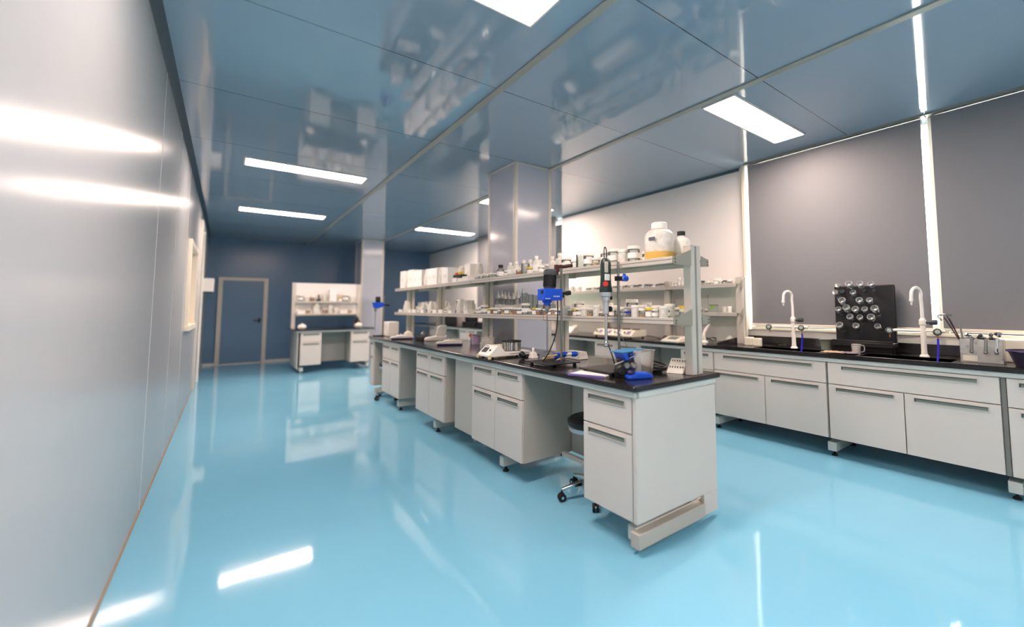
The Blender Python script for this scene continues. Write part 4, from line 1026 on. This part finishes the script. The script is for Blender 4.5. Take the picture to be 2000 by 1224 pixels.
t = thing('cream_tray', 'cream container behind the dark basin at the right edge', 'container', (4.42, .42, ZT))
MB().box(-.06, .06, -.10, .12, 0, .16, top=(-.008, -.008)).build('container_body', M_cplas, t, bevel=.006)

# items on the window bench beyond the column
t = thing('black_monitor', 'black box-shaped instrument at the far end of the window bench', 'instrument', (4.25, 10.4, ZT))
MB().prism([(-.15, 0), (-.12, .30), (.12, .33), (.15, 0)], -.28, .28, 'y').build('housing', M_blk, t, bevel=.02)
MB().box(-.156, -.150, -.2, .2, .03, .06).build('status_strip', M_dgrey, t)
t = thing('black_monitor', 'black instrument on the window bench beside the white cabinet box', 'instrument', (4.25, 8.9, ZT))
MB().box(-.15, .15, -.35, .30, 0, .10).build('base', M_blk, t, bevel=.01)
MB().box(-.10, .12, -.3, .28, .10, .30).build('housing', M_blk, t, bevel=.02)
t = thing('white_instrument', 'white boxy instrument on the window bench seen between the shelf posts', 'instrument', (4.22, 8.0, ZT))
MB().box(-.14, .16, -.40, .38, .10, .42).build('housing', M_wplas, t, bevel=.02)
MB().box(-.15, .17, -.42, .40, .0, .10).build('base', M_blk, t, bevel=.01)
t = thing('tall_white_box', 'tall white cabinet box on the window bench beyond the near column', 'box', (4.3, 7.0, ZT))
MB().box(-.12, .18, -.22, .22, .0, .30).build('housing', M_wplas, t, bevel=.01)
MB().box(-.122, -.118, -.18, .18, .04, .26).build('door_panel', M_cplas, t)

# ================================================================= STOOLS
def stool(label, x, y, rz, seat_z=.45):
    t = thing('wheeled_stool', label, 'stool', (x, y, 0), rz, 'wheeled lab stools at the centre bench')
    MB().lathe([(.16, 0), (.175, .012), (.175, .035), (.155, .05), (.02, .055)], (0, 0, seat_z), 30).build('seat', M_blk, t)
    MB().lathe([(.165, -.03), (.168, -.004), (.16, 0), (.02, -.01), (.02, -.028)], (0, 0, seat_z), 30, cap=False).build('seat_rim', M_alum, t)
    MB().cyl((0, 0, .20), (0, 0, seat_z-.02), .014, 14).cyl((0, 0, .09), (0, 0, .25), .024, 14).build('gas_column', M_chrome, t)
    for k in range(5):
        a = 2*PI*k/5
        d = Vector((math.cos(a), math.sin(a), 0)); n_ = Vector((-d.y, d.x, 0))
        vs = []
        for s_, wd, z0_, z1_ in ((.02, .022, .085, .125), (.13, .017, .080, .105), (.225, .012, .066, .082)):
            for sg, zz in ((-1, z0_), (1, z0_), (1, z1_), (-1, z1_)):
                p = d*s_+n_*wd*sg; vs.append((p.x, p.y, zz))
        fs = [(0, 1, 2, 3), (8, 9, 10, 11)]
        for j in (0, 4):
            for i in range(4): fs.append((j+i, j+(i+1) % 4, j+4+(i+1) % 4, j+4+i))
        leg = MB().add(vs, fs).build('leg', M_chrome, t, bevel=.004)
        p = d*.222
        cs = MB().cyl((p.x, p.y, .040), (p.x, p.y, .070), .006, 8)
        for sg in (-1, 1):
            q = p+n_*.012*sg
            cs.cyl(q-n_*.008, q+n_*.008, .0255, 16)
        for i, v in enumerate(cs.v): cs.v[i] = (v[0], v[1], v[2]+(.0255 if i >= 16 else 0))
        cc = cs.build('caster', M_rub, leg)
        MB().cyl((p-n_*.024)+Vector((0, 0, .0275)), (p+n_*.024)+Vector((0, 0, .0275)), .010, 10).build('caster_hub', M_chrome, cc)
    return t
stool('wheeled stool with black seat tucked under the near end of the centre bench', 1.95, 2.25, .28, .47)
stool('wheeled stool with black seat tucked under the far end of the centre bench', 1.85, 6.455, .9, .45)
t = thing('foot_rail', 'square aluminium foot rail low under the near end of the centre bench', 'foot rail', (0, 0, 0))
MB().box(1.99, 2.02, 2.0, 2.66, .150, .180).build('rail', M_alu, t, bevel=.002)

# ================================================================= FAR BENCH RACK
zb_ = .85
t = thing('bench_shelf_unit', 'two-tier shelf rack full of white ware on the far bench', 'shelf unit', (0, 0, zb_))
for x in (1.05, 2.25):
    MB().box(x-.035, x+.035, 10.46, 10.54, 0, .93).build('post', M_alu, t, bevel=.004)
for z in (.30, .55):
    MB().box(1.085, 2.215, 10.33, 10.67, z-.03, z).build('shelf_board', M_alu, t, bevel=.003)
MB().box(1.085, 2.215, 10.49, 10.51, .24, .93).build('back_panel', M_wallR, t)
row2 = random.Random(4)
def xrow(where, z, y, seq, x0, x1, scale=1.25):
    x = x0; i = 0
    W = {'white_tub': (.075, 'white tub'), 'tall_jar': (.088, 'tall white-lidded jar'), 'low_jar': (.066, 'squat amber jar'), 'white_bottle': (.072, 'white bottle'), 'carton': (.125, 'white carton'),
         'flask': (.085, 'clear flask'), 'flat_carton': (.11, 'flat white carton'), 'low_jar_brown': (.066, 'squat brown jar'), 'beaker': (.085, 'clear beaker'), 'yellow_jar': (.06, 'yellow-lidded jar'), 'bag': (.15, 'pale bag')}
    while True:
        k = seq[i % len(seq)]; wd, desc = W[k]; s = scale*row2.uniform(.92, 1.1)
        if x+wd*s > x1: break
        key = (where, desc); CNT[key] = CNT.get(key, 0)+1
        place(k, (x+wd*s/2, y+row2.uniform(-.01, .01), z+.0005), '%s on %s, %s from the left' % (desc, where, ordn(CNT[key])), 'white ware on the far bench rack', 0, s, s*row2.uniform(.9, 1.2))
        x += wd*s*1.06+.008; i += 1
xrow('upper tier of the far bench rack', zb_+.55, 10.42, ['tall_jar', 'white_tub', 'low_jar_brown', 'flask', 'white_bottle', 'carton', 'yellow_jar'], 1.10, 2.2)
xrow('lower tier of the far bench rack', zb_+.30, 10.42, ['flat_carton', 'low_jar', 'bag', 'low_jar_brown', 'white_bottle', 'white_tub'], 1.10, 2.2)
for x, lab in ((1.16, 'white round pot at the left end of the far bench'), (2.17, 'white round pot at the right end of the far bench')):
    t = thing('round_pot', lab, 'pot', (x, 10.05, ZT), 0)
    MB().lathe([(.05, 0), (.075, .03), (.075, .06), (.05, .09), (.02, .1)], n=20).build('pot_body', M_wplas, t)
    MB().lathe([(.014, .1), (.014, .115)], n=10).build('pot_knob', M_cplas, t)
t = thing('black_bottle', 'dark bottle standing at the right end of the far bench', 'bottle', (2.19, 10.25, ZT))
MB().lathe([(.045, 0), (.05, .01), (.05, .13), (.02, .17), (.02, .2)], n=18).build('bottle_body', M_blk, t)
MB().lathe([(.024, .19), (.024, .215)], n=14).build('cap', M_dgrey, t)

# prototypes that were never placed are removed
for k, (o, used) in PROTO.items():
    if not used:
        for ch in list(o.children): bpy.data.objects.remove(ch)
        bpy.data.objects.remove(o)
